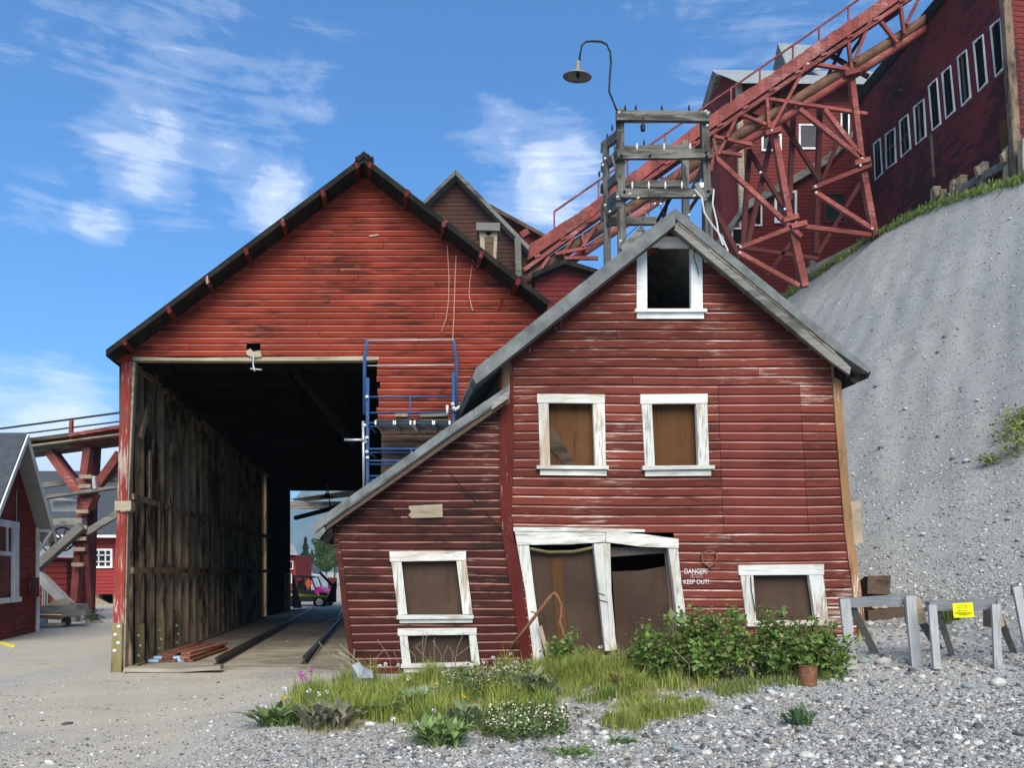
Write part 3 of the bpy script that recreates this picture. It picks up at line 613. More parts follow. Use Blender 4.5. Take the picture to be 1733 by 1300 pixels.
# corner boards
cl_ = lerpf([(600, 847), (837, 845), (906, 850), (998, 864), (1114, 882), (1150, 887)])
ys_ = [604, 680, 760, 837, 870, 906, 950, 998, 1050, 1114, 1150]
MB().prism([P(cl_(y), y, YH)+Vector((0, -.05, 0)) for y in ys_]+[P(hl(y)+1, y, YH)+Vector((0, -.05, 0)) for y in ys_[::-1]], (0, .06, 0)).build('corner_board', M['trim_red'], house)
MB().quadp([(850, 604), (862, 604), (863, 684), (850, 690)], YH, .1, .055).build('corner_post', M['brown'], house)
rs = [(605, 1407), (700, 1413), (760, 1418), (900, 1430), (1010, 1445), (1065, 1452), (1120, 1460)]
mb = MB()
for (ya, xa), (yb, xb) in zip(rs[:-1], rs[1:]):
    mb.prism([P(xa, ya, YH-.045), P(xa+14, ya, YH-.045), P(xb+14, yb, YH-.045), P(xb, yb, YH-.045)], (0, .1, 0))
mb.build('corner_log', M['log'], house)
# roof
hd = 2.15
lro = MB().prism([P(1143, 352, RH), P(806, 622, RH), P(800, 640, RH), P(806, 650, RH), P(1143, 380, RH)], back(hd+.3)).build('roof', M['roof_grey'], house)
MB().prism([P(812, 623, RH-.004), P(818, 618, RH-.004), P(826, 612, RH-.004), P(812, 632, RH-.004)], (0, .02, 0)).build('torn_flap', M['roof_grey'], lro)
rro = MB().prism([P(1143, 352, RH), P(1475, 625, RH), P(1470, 631, RH), P(1413, 592, RH), P(1143, 369, RH)], back(6.2)).build('roof', M['roof_grey'], house)
e = [(1146, 366), (1200, 411), (1250, 452), (1290, 485), (1330, 519), (1370, 551), (1413, 587)]
mb = MB()
for (xa, ya), (xb, yb) in zip(e[:-1], e[1:]):
    ja, jb = random.uniform(-2, 2), random.uniform(-2, 2)
    mb.prism([P(xa, ya+3, RH+.02), P(xb, yb+3, RH+.02), P(xb, yb+11+jb, RH+.02), P(xa, ya+11+ja, RH+.02)], (0, .1, 0))
mb.build('worn_drip_edge', M['tan'], rro)
br_ = MB().prism([P(1144, 377, RH+.03), P(1412, 594, RH+.03), P(1440, 622, RH+.03), P(1438, 634, RH+.03), P(1404, 610, RH+.03), P(1141, 388, RH+.03)], (0, .05, 0)).build('barge_board', M['grey'], rro)
MB().quadp([(1146, 384), (1203, 432), (1194, 446), (1187.5, 438), (1187.5, 411), (1176, 402.5), (1165, 402.5)], YH, .03, .044).build('gable_trim', M['white_new'], house)
for k in range(4):
    x = 1418+k*13; MB().prism([P(x, 598+k*8, RH+.2), P(x+12, 608+k*8, RH+.2), P(x+12, 640+random.uniform(-4, 6), RH+.2), P(x+1, 634+random.uniform(-4, 8), RH+.2)], back(5)).build('rafter_tail', M['roof_dark'], rro)
MB().quadp([(1440, 640), (1474, 628), (1470, 640), (1456, 642), (1448, 650), (1442, 646)], RH+.1, .5).build('torn_eave', M['roof_dark'], rro)
MB().prism([P(1138, 388, YH-.04), P(870, 603, YH-.04), P(870, 618, YH-.04), P(1138, 401, YH-.04)], (0, .03, 0)).build('frieze_board', M['trim_red'], house)
# body behind the front: side walls, back wall, floor of the loft
D2 = back(hd)
MB().prism([P(858, 612, YH), P(858, 612, YH)+D2, P(858, 1150, YH)+D2, P(858, 1150, YH)], (.08, 0, 0)).build('side_wall', M['dgrey'], house)
wz = P(1420, 612, YH); MB().prism([P(1412, 605, YH), P(1412, 605, YH)+back(6), P(1452, 1100, YH)+back(6), P(1452, 1100, YH)], (-.06, 0, 0)).build('side_wall', M['house_red'], house)
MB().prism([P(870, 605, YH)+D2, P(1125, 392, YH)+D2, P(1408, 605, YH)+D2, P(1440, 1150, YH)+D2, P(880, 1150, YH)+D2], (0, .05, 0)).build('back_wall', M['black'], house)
MB().prism([P(1143, 375, YH)+D2, P(1143, 375, YH)+back(6), P(1143, 1100, YH)+back(6), P(1143, 1100, YH)+D2], (.06, 0, 0)).build('rear_wall', M['dgrey'], house)
MB().prism([P(1143, 385, YH)+back(6), P(1412, 605, YH)+back(6), P(1440, 1100, YH)+back(6), P(1143, 1100, YH)+back(6)], (0, .05, 0)).build('rear_gable', M['dgrey'], house)
# windows: head, jambs, sill, apron, boarded pane
def window(parent, head, ljamb, rjamb, sill, apron, pane, pmat, whm='white', pn='panel', rec=.05):
    w = MB().quadp(head, YH, .05, .05).build('window', M[whm], parent)
    MB().quadp(ljamb, YH, .06, .042).build('jamb', M[whm+'_v' if whm == 'white' else whm], w)
    MB().quadp(rjamb, YH, .06, .042).build('jamb', M[whm+'_v' if whm == 'white' else whm], w)
    if sill: MB().quadp(sill, YH, .12, .085).build('sill', M[whm], w)
    if apron: MB().quadp(apron, YH, .05, .045).build('apron', M[whm], w)
    if pane: MB().quadp(pane, YH+rec, .01).build(pn, pmat, w)
    return w
window(house, [(1088, 403), (1177, 403), (1187, 412), (1187, 421), (1077, 421), (1077, 412)], [(1077, 421), (1094, 421), (1094.5, 527), (1077, 527)], [(1168, 421), (1187, 421), (1188, 527), (1169, 527)],
       [(1074, 526), (1194, 526), (1194, 531), (1074, 531)], [(1077, 531), (1190, 531), (1190, 541), (1077, 541)], None, None, 'white_new')
MB().quadp([(1077, 421), (1077, 412), (1131, 386), (1136, 386), (1110, 403), (1088, 403)], YH, .03, .038).build('gable_trim', M['white_new'], house)
MB().quadp([(1150, 401), (1148, 388), (1146, 386), (1163, 401)], YH, .03, .036).build('gable_trim', M['white_new'], house)
MB().quadp([(1105, 403), (1128, 388), (1150, 388), (1164, 403)], YH, .03, .03).build('gable_panel', M['new_red'], house)
MB().tube([P(1176, 418, YH-.07), P(1174, 435, YH-.09), P(1179, 450, YH-.09), P(1183, 465, YH-.07)], .006, 5).build('dangling_wire', M['iron'], house)
w1 = window(house, [(909, 668), (1023, 669), (1023, 684), (909, 683)], [(911, 683), (928, 683.5), (931, 790), (914, 790)], [(1003, 684), (1022.5, 684), (1025, 791), (1007, 791)],
       [(908, 789), (1029, 790), (1029, 796), (908, 795)], [(914, 796), (1026, 797), (1026, 806), (914, 805)], [(924, 680), (1010, 680), (1012, 792), (926, 792)], M['rust_panel'], rec=.1)
MB().quadp([(930, 725), (936, 722), (975, 788), (958, 789), (930, 760)], YH+.085, .012).build('leaning_brace', M['brown_h'], w1)
window(house, [(1083, 669), (1196, 668), (1196, 684), (1083, 685)], [(1085, 685), (1102, 685), (1107.5, 791), (1091, 791)], [(1177, 684), (1195.5, 684), (1199, 791), (1181, 791)],
       [(1086, 790), (1207, 789), (1207, 795), (1086, 797)], [(1091, 797), (1202, 796), (1202, 806), (1091, 807)], [(1098, 680), (1184, 680), (1188, 792), (1104, 792)], M['rust_panel'], rec=.1)
window(house, [(1248, 957), (1392, 955), (1392, 973), (1249, 974)], [(1252, 974), (1273, 974), (1278, 1050), (1262, 1052)], [(1367, 973), (1391, 973), (1401, 1056), (1379, 1056)],
       [(1262, 1051), (1408, 1050), (1408, 1058), (1262, 1060)], None, [(1266, 970), (1374, 970), (1384, 1054), (1274, 1054)], M['mesh_panel'], rec=.07)
MB().tube([P(1270, 976, YH-.05), P(1272, 1000, YH-.06), P(1278, 1035, YH-.06)], .006, 5).build('crack_wire', M['iron'], house)
# double doorway
door = MB().quadp([(868, 900), (960, 897), (1024, 898), (1024, 918), (960, 922), (872, 923)], YH, .05, .05).build('doorway', M['white'], house, 'sagging double doorway with peeling white jambs')
MB().quadp([(869, 893), (1000, 894), (1090, 897), (1090, 901), (1000, 901), (869, 900)], YH, .04, .06).build('drip_cap', M['white'], door)
MB().quadp([(1025, 899), (1090, 905), (1147, 913), (1147, 928), (1085, 926), (1025, 918)], YH, .05, .055).build('head', M['white'], door)
MB().quadp([(875, 924), (895, 923), (904, 1000), (912, 1060), (923, 1130), (905, 1132), (889, 1000)], YH, .08, .04).build('jamb', M['white_v'], door)
MB().quadp([(1004, 921), (1032, 919), (1034, 1000), (1043, 1100), (1024, 1102), (1013, 1000)], YH, .08, .04).build('jamb', M['white_v'], door)
MB().quadp([(1021, 922), (1024, 922), (1036, 1098), (1033, 1098)], YH, .02, .052).build('astragal', M['white_v'], door)
MB().quadp([(1130, 927), (1146, 928), (1152, 985), (1162, 1060), (1146, 1060), (1138, 985)], YH, .08, .04).build('jamb', M['white_v'], door)
MB().quadp([(888, 932), (1010, 930), (1034, 1140), (912, 1140)], YH+.09, .02).build('door_leaf', M['mesh_panel'], door)
MB().quadp([(932, 945), (950, 945), (962, 1130), (946, 1130)], YH+.082, .01).build('stile', M['rust_panel'], door)
MB().tube([P(897, 929, YH-.01), P(930, 935, YH+.02), P(970, 934, YH+.02), P(1004, 927, YH-.01)], .02, 6).build('sagging_strip', M['olive'], door)
MB().quadp([(1036, 968), (1085, 966), (1130, 958), (1136, 970), (1160, 1130), (1046, 1130)], YH+.085, .02).build('door_leaf', M['mesh_panel'], door)
MB().quadp([(1032, 926), (1132, 929), (1133, 936), (1100, 938), (1033, 943)], YH+.08, .012).build('screen', M['plexi'], door)
MB().quadp([(1124, 930), (1134, 930), (1150, 1080), (1138, 1080)], YH+.07, .02).build('door_stop', M['plexi'], door)
for x0, y0 in ((908, 1035), (1008, 1000), (1012, 1012)):
    MB().tube([P(x0-10, y0, YH-.045), P(x0, y0+3, YH-.05), P(x0+16, y0+8, YH-.045)], .005, 5).build('wire', M['iron'], door)
MB().beam(P(914, 1060, 9.9), P(929, 1118, 9.86), .05, .02, up=(0, 1, 0)).build('loose_lath', M['tan'], door)
# stencilled warning, rusty ring
text(house, 'DANGER!', (1158.5, 963, 1197, 971.5), YH-.034, M['lettering'])
mb = MB()
for x0, y0, x1, y1 in ((1168, 979, 1171, 974), (1171, 974, 1173, 979), (1174, 976, 1178, 976), (1176, 974, 1175, 979), (1179, 979, 1180, 975), (1181, 975, 1184, 978), (1185, 979, 1186, 975), (1187, 975, 1189.5, 979), (1171, 973, 1187, 973.4)):
    mb.beam(P(x0, y0, YH-.031), P(x1, y1, YH-.031), .006, .004, up=(0, 1, 0))
mb.build('scraped_lettering', M['letter_faint'], house)
text(house, 'KEEP OUT!', (1157, 981.5, 1199.5, 989), YH-.034, M['lettering'])
ring = MB(); c = P(1200, 944.5, YH-.045); vs = []
for k in range(24):
    a = 2*math.pi*k/24
    for r_2, dy in ((.088, 0), (.1+.012*max(0, math.cos(3*(a-.5)))**4*2.2, 0), (.1+.012*max(0, math.cos(3*(a-.5)))**4*2.2, .02), (.088, .02)): vs.append(c+Vector((math.cos(a)*r_2, -dy, math.sin(a)*r_2)))
fs = [(4*k+j, 4*k+(j+1) % 4, (4*((k+1) % 24))+(j+1) % 4, 4*((k+1) % 24)+j) for k in range(24) for j in range(4)]
ring.add(vs, fs).build('iron_ring', M['rust'], label='rusty iron ring with lugs hanging on the red wall above the warning', cat='ring')
# lean-to
lean = thing('lean_to', P(720, 1140, YH), 'dark weathered red lean-to with sloping grey roof and two boarded windows', 'lean-to')
ll = lerpf([(880, 561), (890, 562), (929, 573), (1003, 581), (1109, 596), (1160, 604)])
lxl = lambda y: max(ll(y), 862-(y-672)/.70) if y < 900 else ll(y)
lxr = lambda y: cl_(y)+1
L_a = quad_hole(942, 1046, 672, 781, 684, 791); L_b = quad_hole(1070, 1130, 684, 800, 690, 805)
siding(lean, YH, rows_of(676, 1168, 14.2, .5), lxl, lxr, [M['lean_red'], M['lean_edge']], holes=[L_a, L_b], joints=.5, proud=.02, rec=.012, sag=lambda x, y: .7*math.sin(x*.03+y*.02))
MB().prism([P(x, y, YH-.04) for x, y in ((560, 890), (568, 888), (582, 960), (590, 1040), (604, 1140), (596, 1140), (580, 1040), (572, 960))], (0, .06, 0)).build('corner_board', M['lean_red'], lean)
RL = 9.74
top = [(863, 652), (800, 695), (760, 722), (700, 765), (640, 808), (590, 843), (550, 872), (530, 889)]
mb = MB()
for (xa, ya), (xb, yb) in zip(top[:-1], top[1:]):
    o1, o2 = random.uniform(-1.2, 1.2), random.uniform(-1.2, 1.2)
    mb.prism([P(xa, ya+o1*0, RL), P(xb, yb, RL), P(xb, yb+17, RL), P(xa, ya+17, RL)], back(1.2))
    mb.prism([P(xa, ya-1.2, RL-.012), P(xb+3, yb-3.3, RL-.012), P(xb+3, yb+12+o2, RL-.012), P(xa, ya+15, RL-.012)], (0, .02, 0))
mb.prism([P(530, 906.3, RL+.004), P(529, 911, RL+.004), P(540, 913, RL+.004), P(551, 899, RL+.004), P(549, 892, RL+.004)], back(1.15))
lro2 = mb.build('roof', M['roof_grey'], lean)
MB().prism([P(860, 669, RL+.03), P(556, 884, RL+.03), P(548, 900, RL+.03), P(858, 682, RL+.03)], (0, .05, 0)).build('rake_board', M['brown_h'], lro2)
MB().quadp([(862, 660), (861, 674), (832, 694), (834, 680)], RL-.015, .02).build('pale_patch', M['grey'], lro2)
MB().prism([P(534, 906, RL+.05), P(560, 888, RL+.05), P(564, 906, RL+.05), P(556, 919, RL+.05), P(546, 916, RL+.05)], back(.9)).build('torn_eave', M['roof_dark'], lro2)
MB().prism([P(586, 905, YH)+back(1.15), P(850, 690, YH)+back(1.15), P(870, 1150, YH)+back(1.15), P(606, 1150, YH)+back(1.15)], (0, .04, 0)).build('back_wall', M['brown_h'], lean)
MB().prism([P(572, 900, YH), P(572, 900, YH)+back(1.15), P(604, 1150, YH)+back(1.15), P(604, 1150, YH)], (.05, 0, 0)).build('side_wall', M['brown_h'], lean)
w3 = window(lean, [(660, 934), (789, 933), (789, 949), (661, 951)], [(663, 951), (680, 950), (690, 1040), (675, 1041)], [(773, 949), (789, 949), (800, 1040), (784, 1040)],
       [(673, 1041), (802, 1041), (802, 1047), (673, 1048)], [(677, 1048), (800, 1047), (800, 1054), (677, 1055)], [(675, 946), (780, 946), (792, 1042), (682, 1042)], M['mesh_panel'], rec=.07)
w4 = window(lean, [(674, 1064), (807, 1063), (807, 1074), (674, 1076)], [(677, 1076), (690, 1075), (697, 1128), (682, 1129)], [(794, 1074), (806, 1074), (813, 1126), (799, 1127)],
       [(680, 1124), (806, 1121), (806, 1127), (680, 1130)], [(683, 1130), (790, 1127), (790, 1135), (684, 1139)], [(686, 1071), (800, 1071), (806, 1126), (692, 1126)], M['mesh_panel'], rec=.07)
MB().quadp([(700, 1095), (722, 1076), (728, 1076), (704, 1100)], YH+.06, .006).build('glare_strip', M['plexi'], w4)
MB().quadp([(693, 857), (749, 854), (750, 876), (697, 878), (692, 872), (697, 867), (692, 861)], YH, .03, .045).build('nailed_board', M['tan'], lean, 'short pale board with a broken end nailed to the wall')
MB().tube([P(757, 795, YH-.03), P(790, 835, YH-.03), P(808, 852, YH-.03)], .004, 4).tube([P(820, 865, YH-.03), P(840, 888, YH-.03), P(868, 918, YH-.06)], .004, 4).build('thin_wire', M['iron'], lean)
# bent rusty pipe leaning at the doorway
a = gp(846, 1120)
MB().tube([a, P(880, 1077, 9.6), P(915, 1031, 9.66), P(932, 1009, 9.68), P(938, 1004, 9.68), P(944, 1010, 9.68), P(949, 1024, 9.68), P(950, 1040, 9.67), P(947, 1052, 9.66), P(952, 1068, 9.65), P(959, 1100, 9.6)], .022, 8).build(
    'bent_pipe', M['rust'], label='bent rusty pipe propped in front of the sagging doorway', cat='pipe', smooth=True)
# ------------------------------------------------------------------ scaffold
YS, YS2 = 11.45, 12.05
scf = thing('scaffold', Vector((P(692, 0, YS).x, 11.7, .0)), 'blue steel scaffold tower with a plank deck standing before the barn', 'scaffold')
def tb(name, pts, r=.016, mat='blue', parent=None, n=8): return MB().tube(pts, r, n).build(name, M[mat], parent or scf, smooth=True)
zg = .1
for Yq, off in ((YS, 0), (YS2, 4)):
    for px, sgn in ((621, 1), (768, -1)):
        p = P(px+off*(.6 if sgn > 0 else -.4), 700, Yq); tb('post', [Vector((p.x, Yq, zg)), Vector((p.x, Yq, P(0, 640 if sgn > 0 else 630, Yq).z))])
        t = P(px+off, 640, Yq); x = p.x-.045*sgn
        tb('guard_post', [Vector((x, Yq, P(0, 702, Yq).z)), Vector((x, Yq, P(0, 606, Yq).z)), Vector((x+.03*sgn, Yq, P(0, 590, Yq).z)), Vector((x+.035*sgn, Yq, P(0, 575, Yq).z))])
for py in (672, 699, 716, 760, 780, 806):
    tb('rail', [P(624, py, YS), P(767, py-(1 if py < 700 else 0), YS)], .013)
    if py > 715: tb('rail', [P(627, py+6, YS2), P(764, py+6, YS2)], .013)
tb('rail', [P(694, 672, YS), P(694, 717, YS)], .012); tb('rail', [P(696, 760, YS), P(696, 781, YS)], .012)
for py in (576, 619): tb('cable', [P(622, py, YS), P(768, py-1, YS)], .007, 'alu', n=6)
for px in (622, 768):
    for py in (720, 765, 812, 870, 930): tb('end_rung', [P(px, py, YS), Vector((P(px, py, YS).x+.02, YS2, P(0, py, YS).z))], .016)
zd = P(0, 717, YS).z
for k in range(4):                              # deck planks in aluminium hook frames
    x0 = P(636+k*33, 0, YS).x; x1 = P(636+k*33+(26 if k % 2 else 31), 0, YS).x
    dk = MB().prism([Vector((x0, YS-.02, zd+.03)), Vector((x1, YS-.02, zd+.03)), Vector((x1, YS2+.05, zd+.03)), Vector((x0, YS2+.05, zd+.03))], (0, 0, .035)).build('deck_plank', M['brown_h'], scf)
    for xx in (x0, x1): MB().beam((xx, YS-.03, zd+.01), (xx, YS2+.05, zd+.01), .025, .06).build('hook_frame', M['alu'], dk)
    for j in range(3): MB().beam((x0, YS+.15+.18*j, zd+.01), (x1, YS+.15+.18*j, zd+.01), .02, .03).build('cross_rib', M['galv'], dk)
MB().beam(P(671, 706, 11.7), P(692, 706, 11.7), .3, .045).build('loose_plank', M['tan'], scf)
MB().beam(P(713, 707, 11.8), P(757, 705, 11.8), .3, .045).build('loose_plank', M['grey'], scf)
tb('tie_pole', [P(614.5, 713, YS-.03), P(616, 830, YS-.03)], .02, 'galv'); tb('tie_pole', [P(583, 744.5, YS-.06), P(619, 745, YS-.06)], .018, 'galv')
tb('tie_pole', [P(769, 695, YS-.06), P(790, 682, YS+.1)], .03, 'galv'); tb('pin', [P(757, 686, YS), P(757, 702, YS)], .02, 'alu')
for px, py in ((617, 720), (618, 748), (621, 741), (621, 765), (622, 775), (766, 684), (768, 691), (621, 672)):
    MB().lathe([(.015, -.025), (.026, -.015), (.026, .015), (.015, .025)], P(px, py, YS-.03), 8, (1, .3, .2)).build('clamp', M['alu'], scf)
# ------------------------------------------------------------------ old electric pole rack behind the house, with its gooseneck lamp
YR, YR2 = 17.0, 18.1
rack = thing('pole_rack', Vector((P(1125, 0, YR).x, 17.5, .6)), 'grey timber power-line rack with crossarms and insulators behind the house ridge', 'pole rack')
def rbeam(name, a, b_, Y, w, h, Yb=None, mat='rack', seg=5, parent=None):
    return MB().beam(P(*a, Y), P(*b_, Yb or Y), w, h, up=(0, 0, 1), seg=seg, jit=.008).build(name, M[mat], parent or rack)
def vpost(name, a, b_, Y, w): 
    p = P(*a, Y); q = P(*b_, Y); q2 = Vector((q.x+(q.x-p.x)*2.0, Y, .6))
    return MB().beam(p, q2, w, w, up=(0, -1, 0), seg=8, jit=.008).build(name, M['rack_v'], rack)
vpost('post', (1049, 187), (1053, 420), YR, .17); vpost('post', (1191, 190), (1202, 400), YR, .17)
vpost('post', (1025, 240), (1029, 440), YR2, .15); vpost('post', (1159, 240), (1162, 390), YR2, .15)
arms = [rbeam('crossarm', (1043, 197), (1201, 198), YR-.14, .11, .21), rbeam('crossarm', (1044, 262), (1205, 261), YR-.14, .1, .19), rbeam('crossarm', (1045, 328), (1208, 327), YR-.14, .1, .19)]
rbeam('crossarm', (1040, 252), (1165, 250), YR2-.1, .1, .12); rbeam('crossarm', (1058, 313), (1157, 312), YR2-.1, .1, .15); rbeam('crossarm', (1026, 375), (1110, 374), YR2-.1, .1, .17)
for py, Ya, Yb in ((228, 16.9, 18.9), (262, 16.9, 19.0), (298, 16.9, 18.9), (330, 16.8, 18.9), (345, 16.9, 18.9)):
    a = P(1047, py, Ya); b_ = P(1020, py+22, Yb); MB().beam(a, b_, .1, .2, seg=3, jit=.012).build('side_arm', M['rack'], rack)
rbeam('brace', (1168, 330), (1196, 270), YR2, .1, .1, YR); rbeam('brace', (1035, 262), (1046, 300), YR, .05, .05); rbeam('brace', (1178, 310), (1194, 340), YR-.2, .04, .1, mat='grey')
rbeam('brace', (1052, 425), (1088, 388), YR-.3, .12, .14)
def insul(px, py, Y, h=.16, mat='rack_v', parent=None):
    c = P(px, py, Y); MB().lathe([(.012, 0), (.02, h*.3), (.026, h*.5), (.016, h*.85), (.006, h)], c, 8).build('insulator_pin', M[mat], parent or rack)
for px in (1058, 1076, 1120, 1166): insul(px, 190, YR-.14, .17, 'iron', arms[0])
for px in (1078, 1124, 1168): insul(px, 254, YR-.14, .16, 'porcelain', arms[1])
for px in (1070, 1098, 1126, 1154): insul(px, 320, YR-.14, .17, 'porcelain', arms[2])
for px in (1066, 1092): insul(px, 369, YR2-.1, .16, 'grey_v')
insul(1090, 248, YR2-.1, .16, 'iron')
for px, py in ((1036, 222), (1028, 237), (1014, 300), (1019, 325)): insul(px, py, YR2, .16, 'iron')
MB().lathe([(.03, -.09), (.05, -.07), (.055, .04), (.03, .07)], P(1088, 215, YR-.2), 10).tube([P(1088, 213, YR-.2), P(1088, 198, YR-.22)], .012, 6).build('fuse', M['iron'], rack)
def knob(px, py, Y, r=.026, mat='porcelain'): MB().lathe([(r*.6, -r), (r, -r*.6), (r*.6, 0), (r, r*.6), (r*.6, r)], P(px, py, Y), 8, (.3, -1, .2)).build('insulator', M[mat], rack)
for px, py in ((1048, 190), (1198, 191), (1194, 188), (1066, 328), (1080, 335), (1108, 345), (1175, 331), (1024, 268), (1020, 279), (1045, 333), (1024, 347), (1032, 358), (1118, 345), (1197, 212), (1166, 364), (1050, 408)): knob(px, py, YR-.26)
MB().quadp([(1184, 309), (1191, 308), (1191, 317), (1184, 317)], YR-.2, .08).build('meter_box', M['porcelain'], rack)
for px, py in ((1100, 263), (1195, 257), (1196, 264), (1199, 323), (1203, 330), (1057, 324), (1052, 263)): MB().lathe([(.03, 0), (.03, .02), (.012, .04)], P(px, py, YR-.2), 8, (0, -1, 0)).build('bolt', M['iron'], rack)
random.seed(21)
for pts in ([(1176, 320), (1188, 335), (1192, 360), (1205, 380), (1222, 402), (1232, 425)], [(1208, 321), (1206, 345), (1213, 375), (1216, 395), (1224, 415)], [(1050, 330), (1060, 350), (1075, 345)], [(1098, 330), (1102, 350), (1097, 365)],
            [(1120, 332), (1118, 352), (1126, 365)], [(1030, 340), (1034, 375), (1029, 400)], [(1026, 330), (1020, 350), (1028, 366)], [(1084, 378), (1060, 400), (1048, 420)], [(1092, 362), (1084, 385), (1070, 398)]):
    pale = pts[0][0] > 1170; MB().tube([P(x, y, YR-.25) for x, y in pts], .018 if pale else .01, 5).build('loose_wire', M['cord' if pale else 'iron'], rack)
lamp = thing('gooseneck_lamp', P(1044, 190, YR-.1), 'gooseneck yard lamp with enamel dish shade curving above the pole rack', 'lamp')
gp_ = [(1045, 190), (1038, 172), (1031, 155), (1032, 130), (1034, 105), (1033, 88), (1027, 75), (1018, 70), (1003, 69), (992, 70), (985, 76), (982, 90), (980, 108)]
MB().tube([P(x, y, YR-.1) for x, y in gp_], .022, 8).build('gooseneck', M['iron'], lamp, smooth=True)
MB().lathe([(.03, .22), (.05, .16), (.05, .05), (.07, .02), (.2, -.03), (.32, -.1), (.315, -.11), (.19, -.045), (.05, -.01)], P(977.5, 121, YR-.1), 28, (.06, -.2, 1)).build('shade', M['shade'], lamp, smooth=True)
MB().lathe([(.02, .0), (.04, -.03), (.045, -.09), (.02, -.12)], P(978.5, 122, YR-.1), 10, (.06, -.2, 1)).build('bulb_socket', M['iron'], lamp)
# ------------------------------------------------------------------ inclined tramway on its steel trestle
YT, YT2 = 36.0, 38.2
tram = thing('tramway_trestle', P(1360, 478, YT), 'inclined red steel ore chute on a cross-braced trestle climbing to the mill', 'trestle')
def tp(px, py, Y=YT): return P(px, py, Y)
def tbeam(name, a, b_, w=.3, h=.3, Y=YT, Y2=None, mat='steel_red', parent=None): return MB().beam(P(*a, Y), P(*b_, Y2 or Y), w*(.74 if w < .5 else 1), h*(.8 if h < 1 else 1), up=(0, -1, 0)).build(name, M[mat], parent or tram)
top = lerpf([(880, 427), (900, 412), (1000, 345), (1180, 210), (1476, 8), (1620, -92)])
deck = MB(); xs_ = list(range(893, 1600, 3)); deck = None
for k, x in enumerate(range(893, 1590, 13)):           # side boards of the chute, lapped like shingles
    y0, y1 = top(x), top(x+14); j = random.uniform(-1.5, .8)
    MB().prism([P(x, y0+j, YT-.05-.03*(k % 2)), P(x+14, y1+j, YT-.05-.03*(k % 2)), P(x+14, y1+23, YT-.05-.03*(k % 2)), P(x, y0+23, YT-.05-.03*(k % 2))], (0, .08, 0)).build('side_board', M['steel_red'], tram)
tbeam('chute_floor', (890, top(890)+22), (1600, top(1600)+22), .12, 2.0, YT+1.1, mat='steel_dred')
MB().beam(P(893, top(893)+14, YT2), P(1600, top(1600)+14, YT2), .08, .5, up=(0, 0, 1)).build('far_side', M['steel_dred'], tram)
tbeam('stringer', (886, top(886)+36), (1180, top(1180)+33), .24, .28); tbeam('stringer', (1180, top(1180)+33), (1476, top(1476)+33), .24, .28); tbeam('stringer', (1476, top(1476)+33), (1600, top(1600)+33), .24, .28)
tbeam('stringer', (890, top(890)+36), (1600, top(1600)+33), .24, .28, YT2, mat='steel_dred')
rail = lambda x: float(np.interp(x, [938, 1170, 1300, 1450, 1600], [358, 196, 108, 2, -104]))
tbeam('handrail', (938, rail(938)), (1170, rail(1170)), .1, .1); tbeam('handrail', (1170, rail(1170)), (1600, rail(1600)), .1, .1)
for x in (938, 1013, 1062, 1126, 1188, 1237, 1286, 1342, 1386, 1436, 1490): tbeam('rail_post', (x, rail(x)), (x, top(x)+3), .1, .1)
for x in range(905, 1580, 44):
    tbeam('cleat', (x, top(x)+27), (x+9, top(x+9)+29), .16, .2, YT-.1)
for p1, nm, r, mt in (([(880, 479), (891, 471), (1222, 246), (1518, 65), (1610, 5)], 'brown_pipe', .26, 'pipe'), ([(895, 492), (912, 480), (1207, 275), (1518, 80), (1610, 22)], 'red_pipe', .2, 'steel_red')):
    MB().tube([P(x, y, YT+.9 if r > .3 else YT+.4) for x, y in p1], r, 12).build(nm, M[mt], tram, smooth=True)
webs = [((1297, 160), (1301, 217)), ((1365, 108), (1303, 223)), ((1368, 107), (1446, 119)), ((1434, 60), (1441, 118)), ((1476, 24), (1445, 106)), ((1480, 23), (1518, 72)), ((1522, -5), (1530, 58)), ((1556, -5), (1533, 42)),
        ((1297, 167), (1467, 193)), ((1207, 231), (1272, 245)), ((1251, 192), (1296, 211)), ((1207, 256), (1256, 263)), ((1246, 200), (1215, 262)), ((1207, 235), (1214, 270)), ((1211, 225), (1203, 290)),
        ((940, 430), (992, 420)), ((974, 395), (952, 432)), ((985, 395), (992, 428)), ((1010, 380), (985, 420)), ((1150, 285), (1125, 330)), ((1120, 300), (1125, 335)), ((1100, 330), (1150, 322)), ((905, 470), (930, 435)), ((955, 437), (1012, 437))]
for k, (a, b_) in enumerate(webs): tbeam('web_member', a, b_, .19, .2, YT-.02+.04*(k % 3))
for a, b_ in (((1400, 90), (1470, 130)), ((1330, 130), (1300, 200)), ((1430, 70), (1400, 130)), ((1490, 40), (1520, 20)), ((1260, 190), (1320, 215)), ((1150, 270), (1200, 290)), ((1180, 335), (1140, 395)), ((1132, 330), (1116, 400)), ((1100, 395), (1145, 318)), ((1030, 350), (1070, 352)), ((1480, 30), (1440, 90))):
    tbeam('web_member', a, b_, .22, .22, YT2, mat='steel_dred')
for a, b_, w in (((1440, 130), (1457, 275), .34), ((1457, 275), (1480, 400), .38), ((1309, 222), (1336, 370), .36), ((1336, 370), (1362, 486), .44)): tbeam('leg', a, b_, w, .4)
for a, b_ in (((1343, 185), (1336, 340)), ((1388, 165), (1380, 430)), ((1268, 254), (1257, 420)), ((1307, 227), (1265, 415)), ((1209, 354), (1252, 437)), ((1200, 290), (1193, 420))): tbeam('leg', a, b_, .3, .3, YT2, mat='steel_dred')
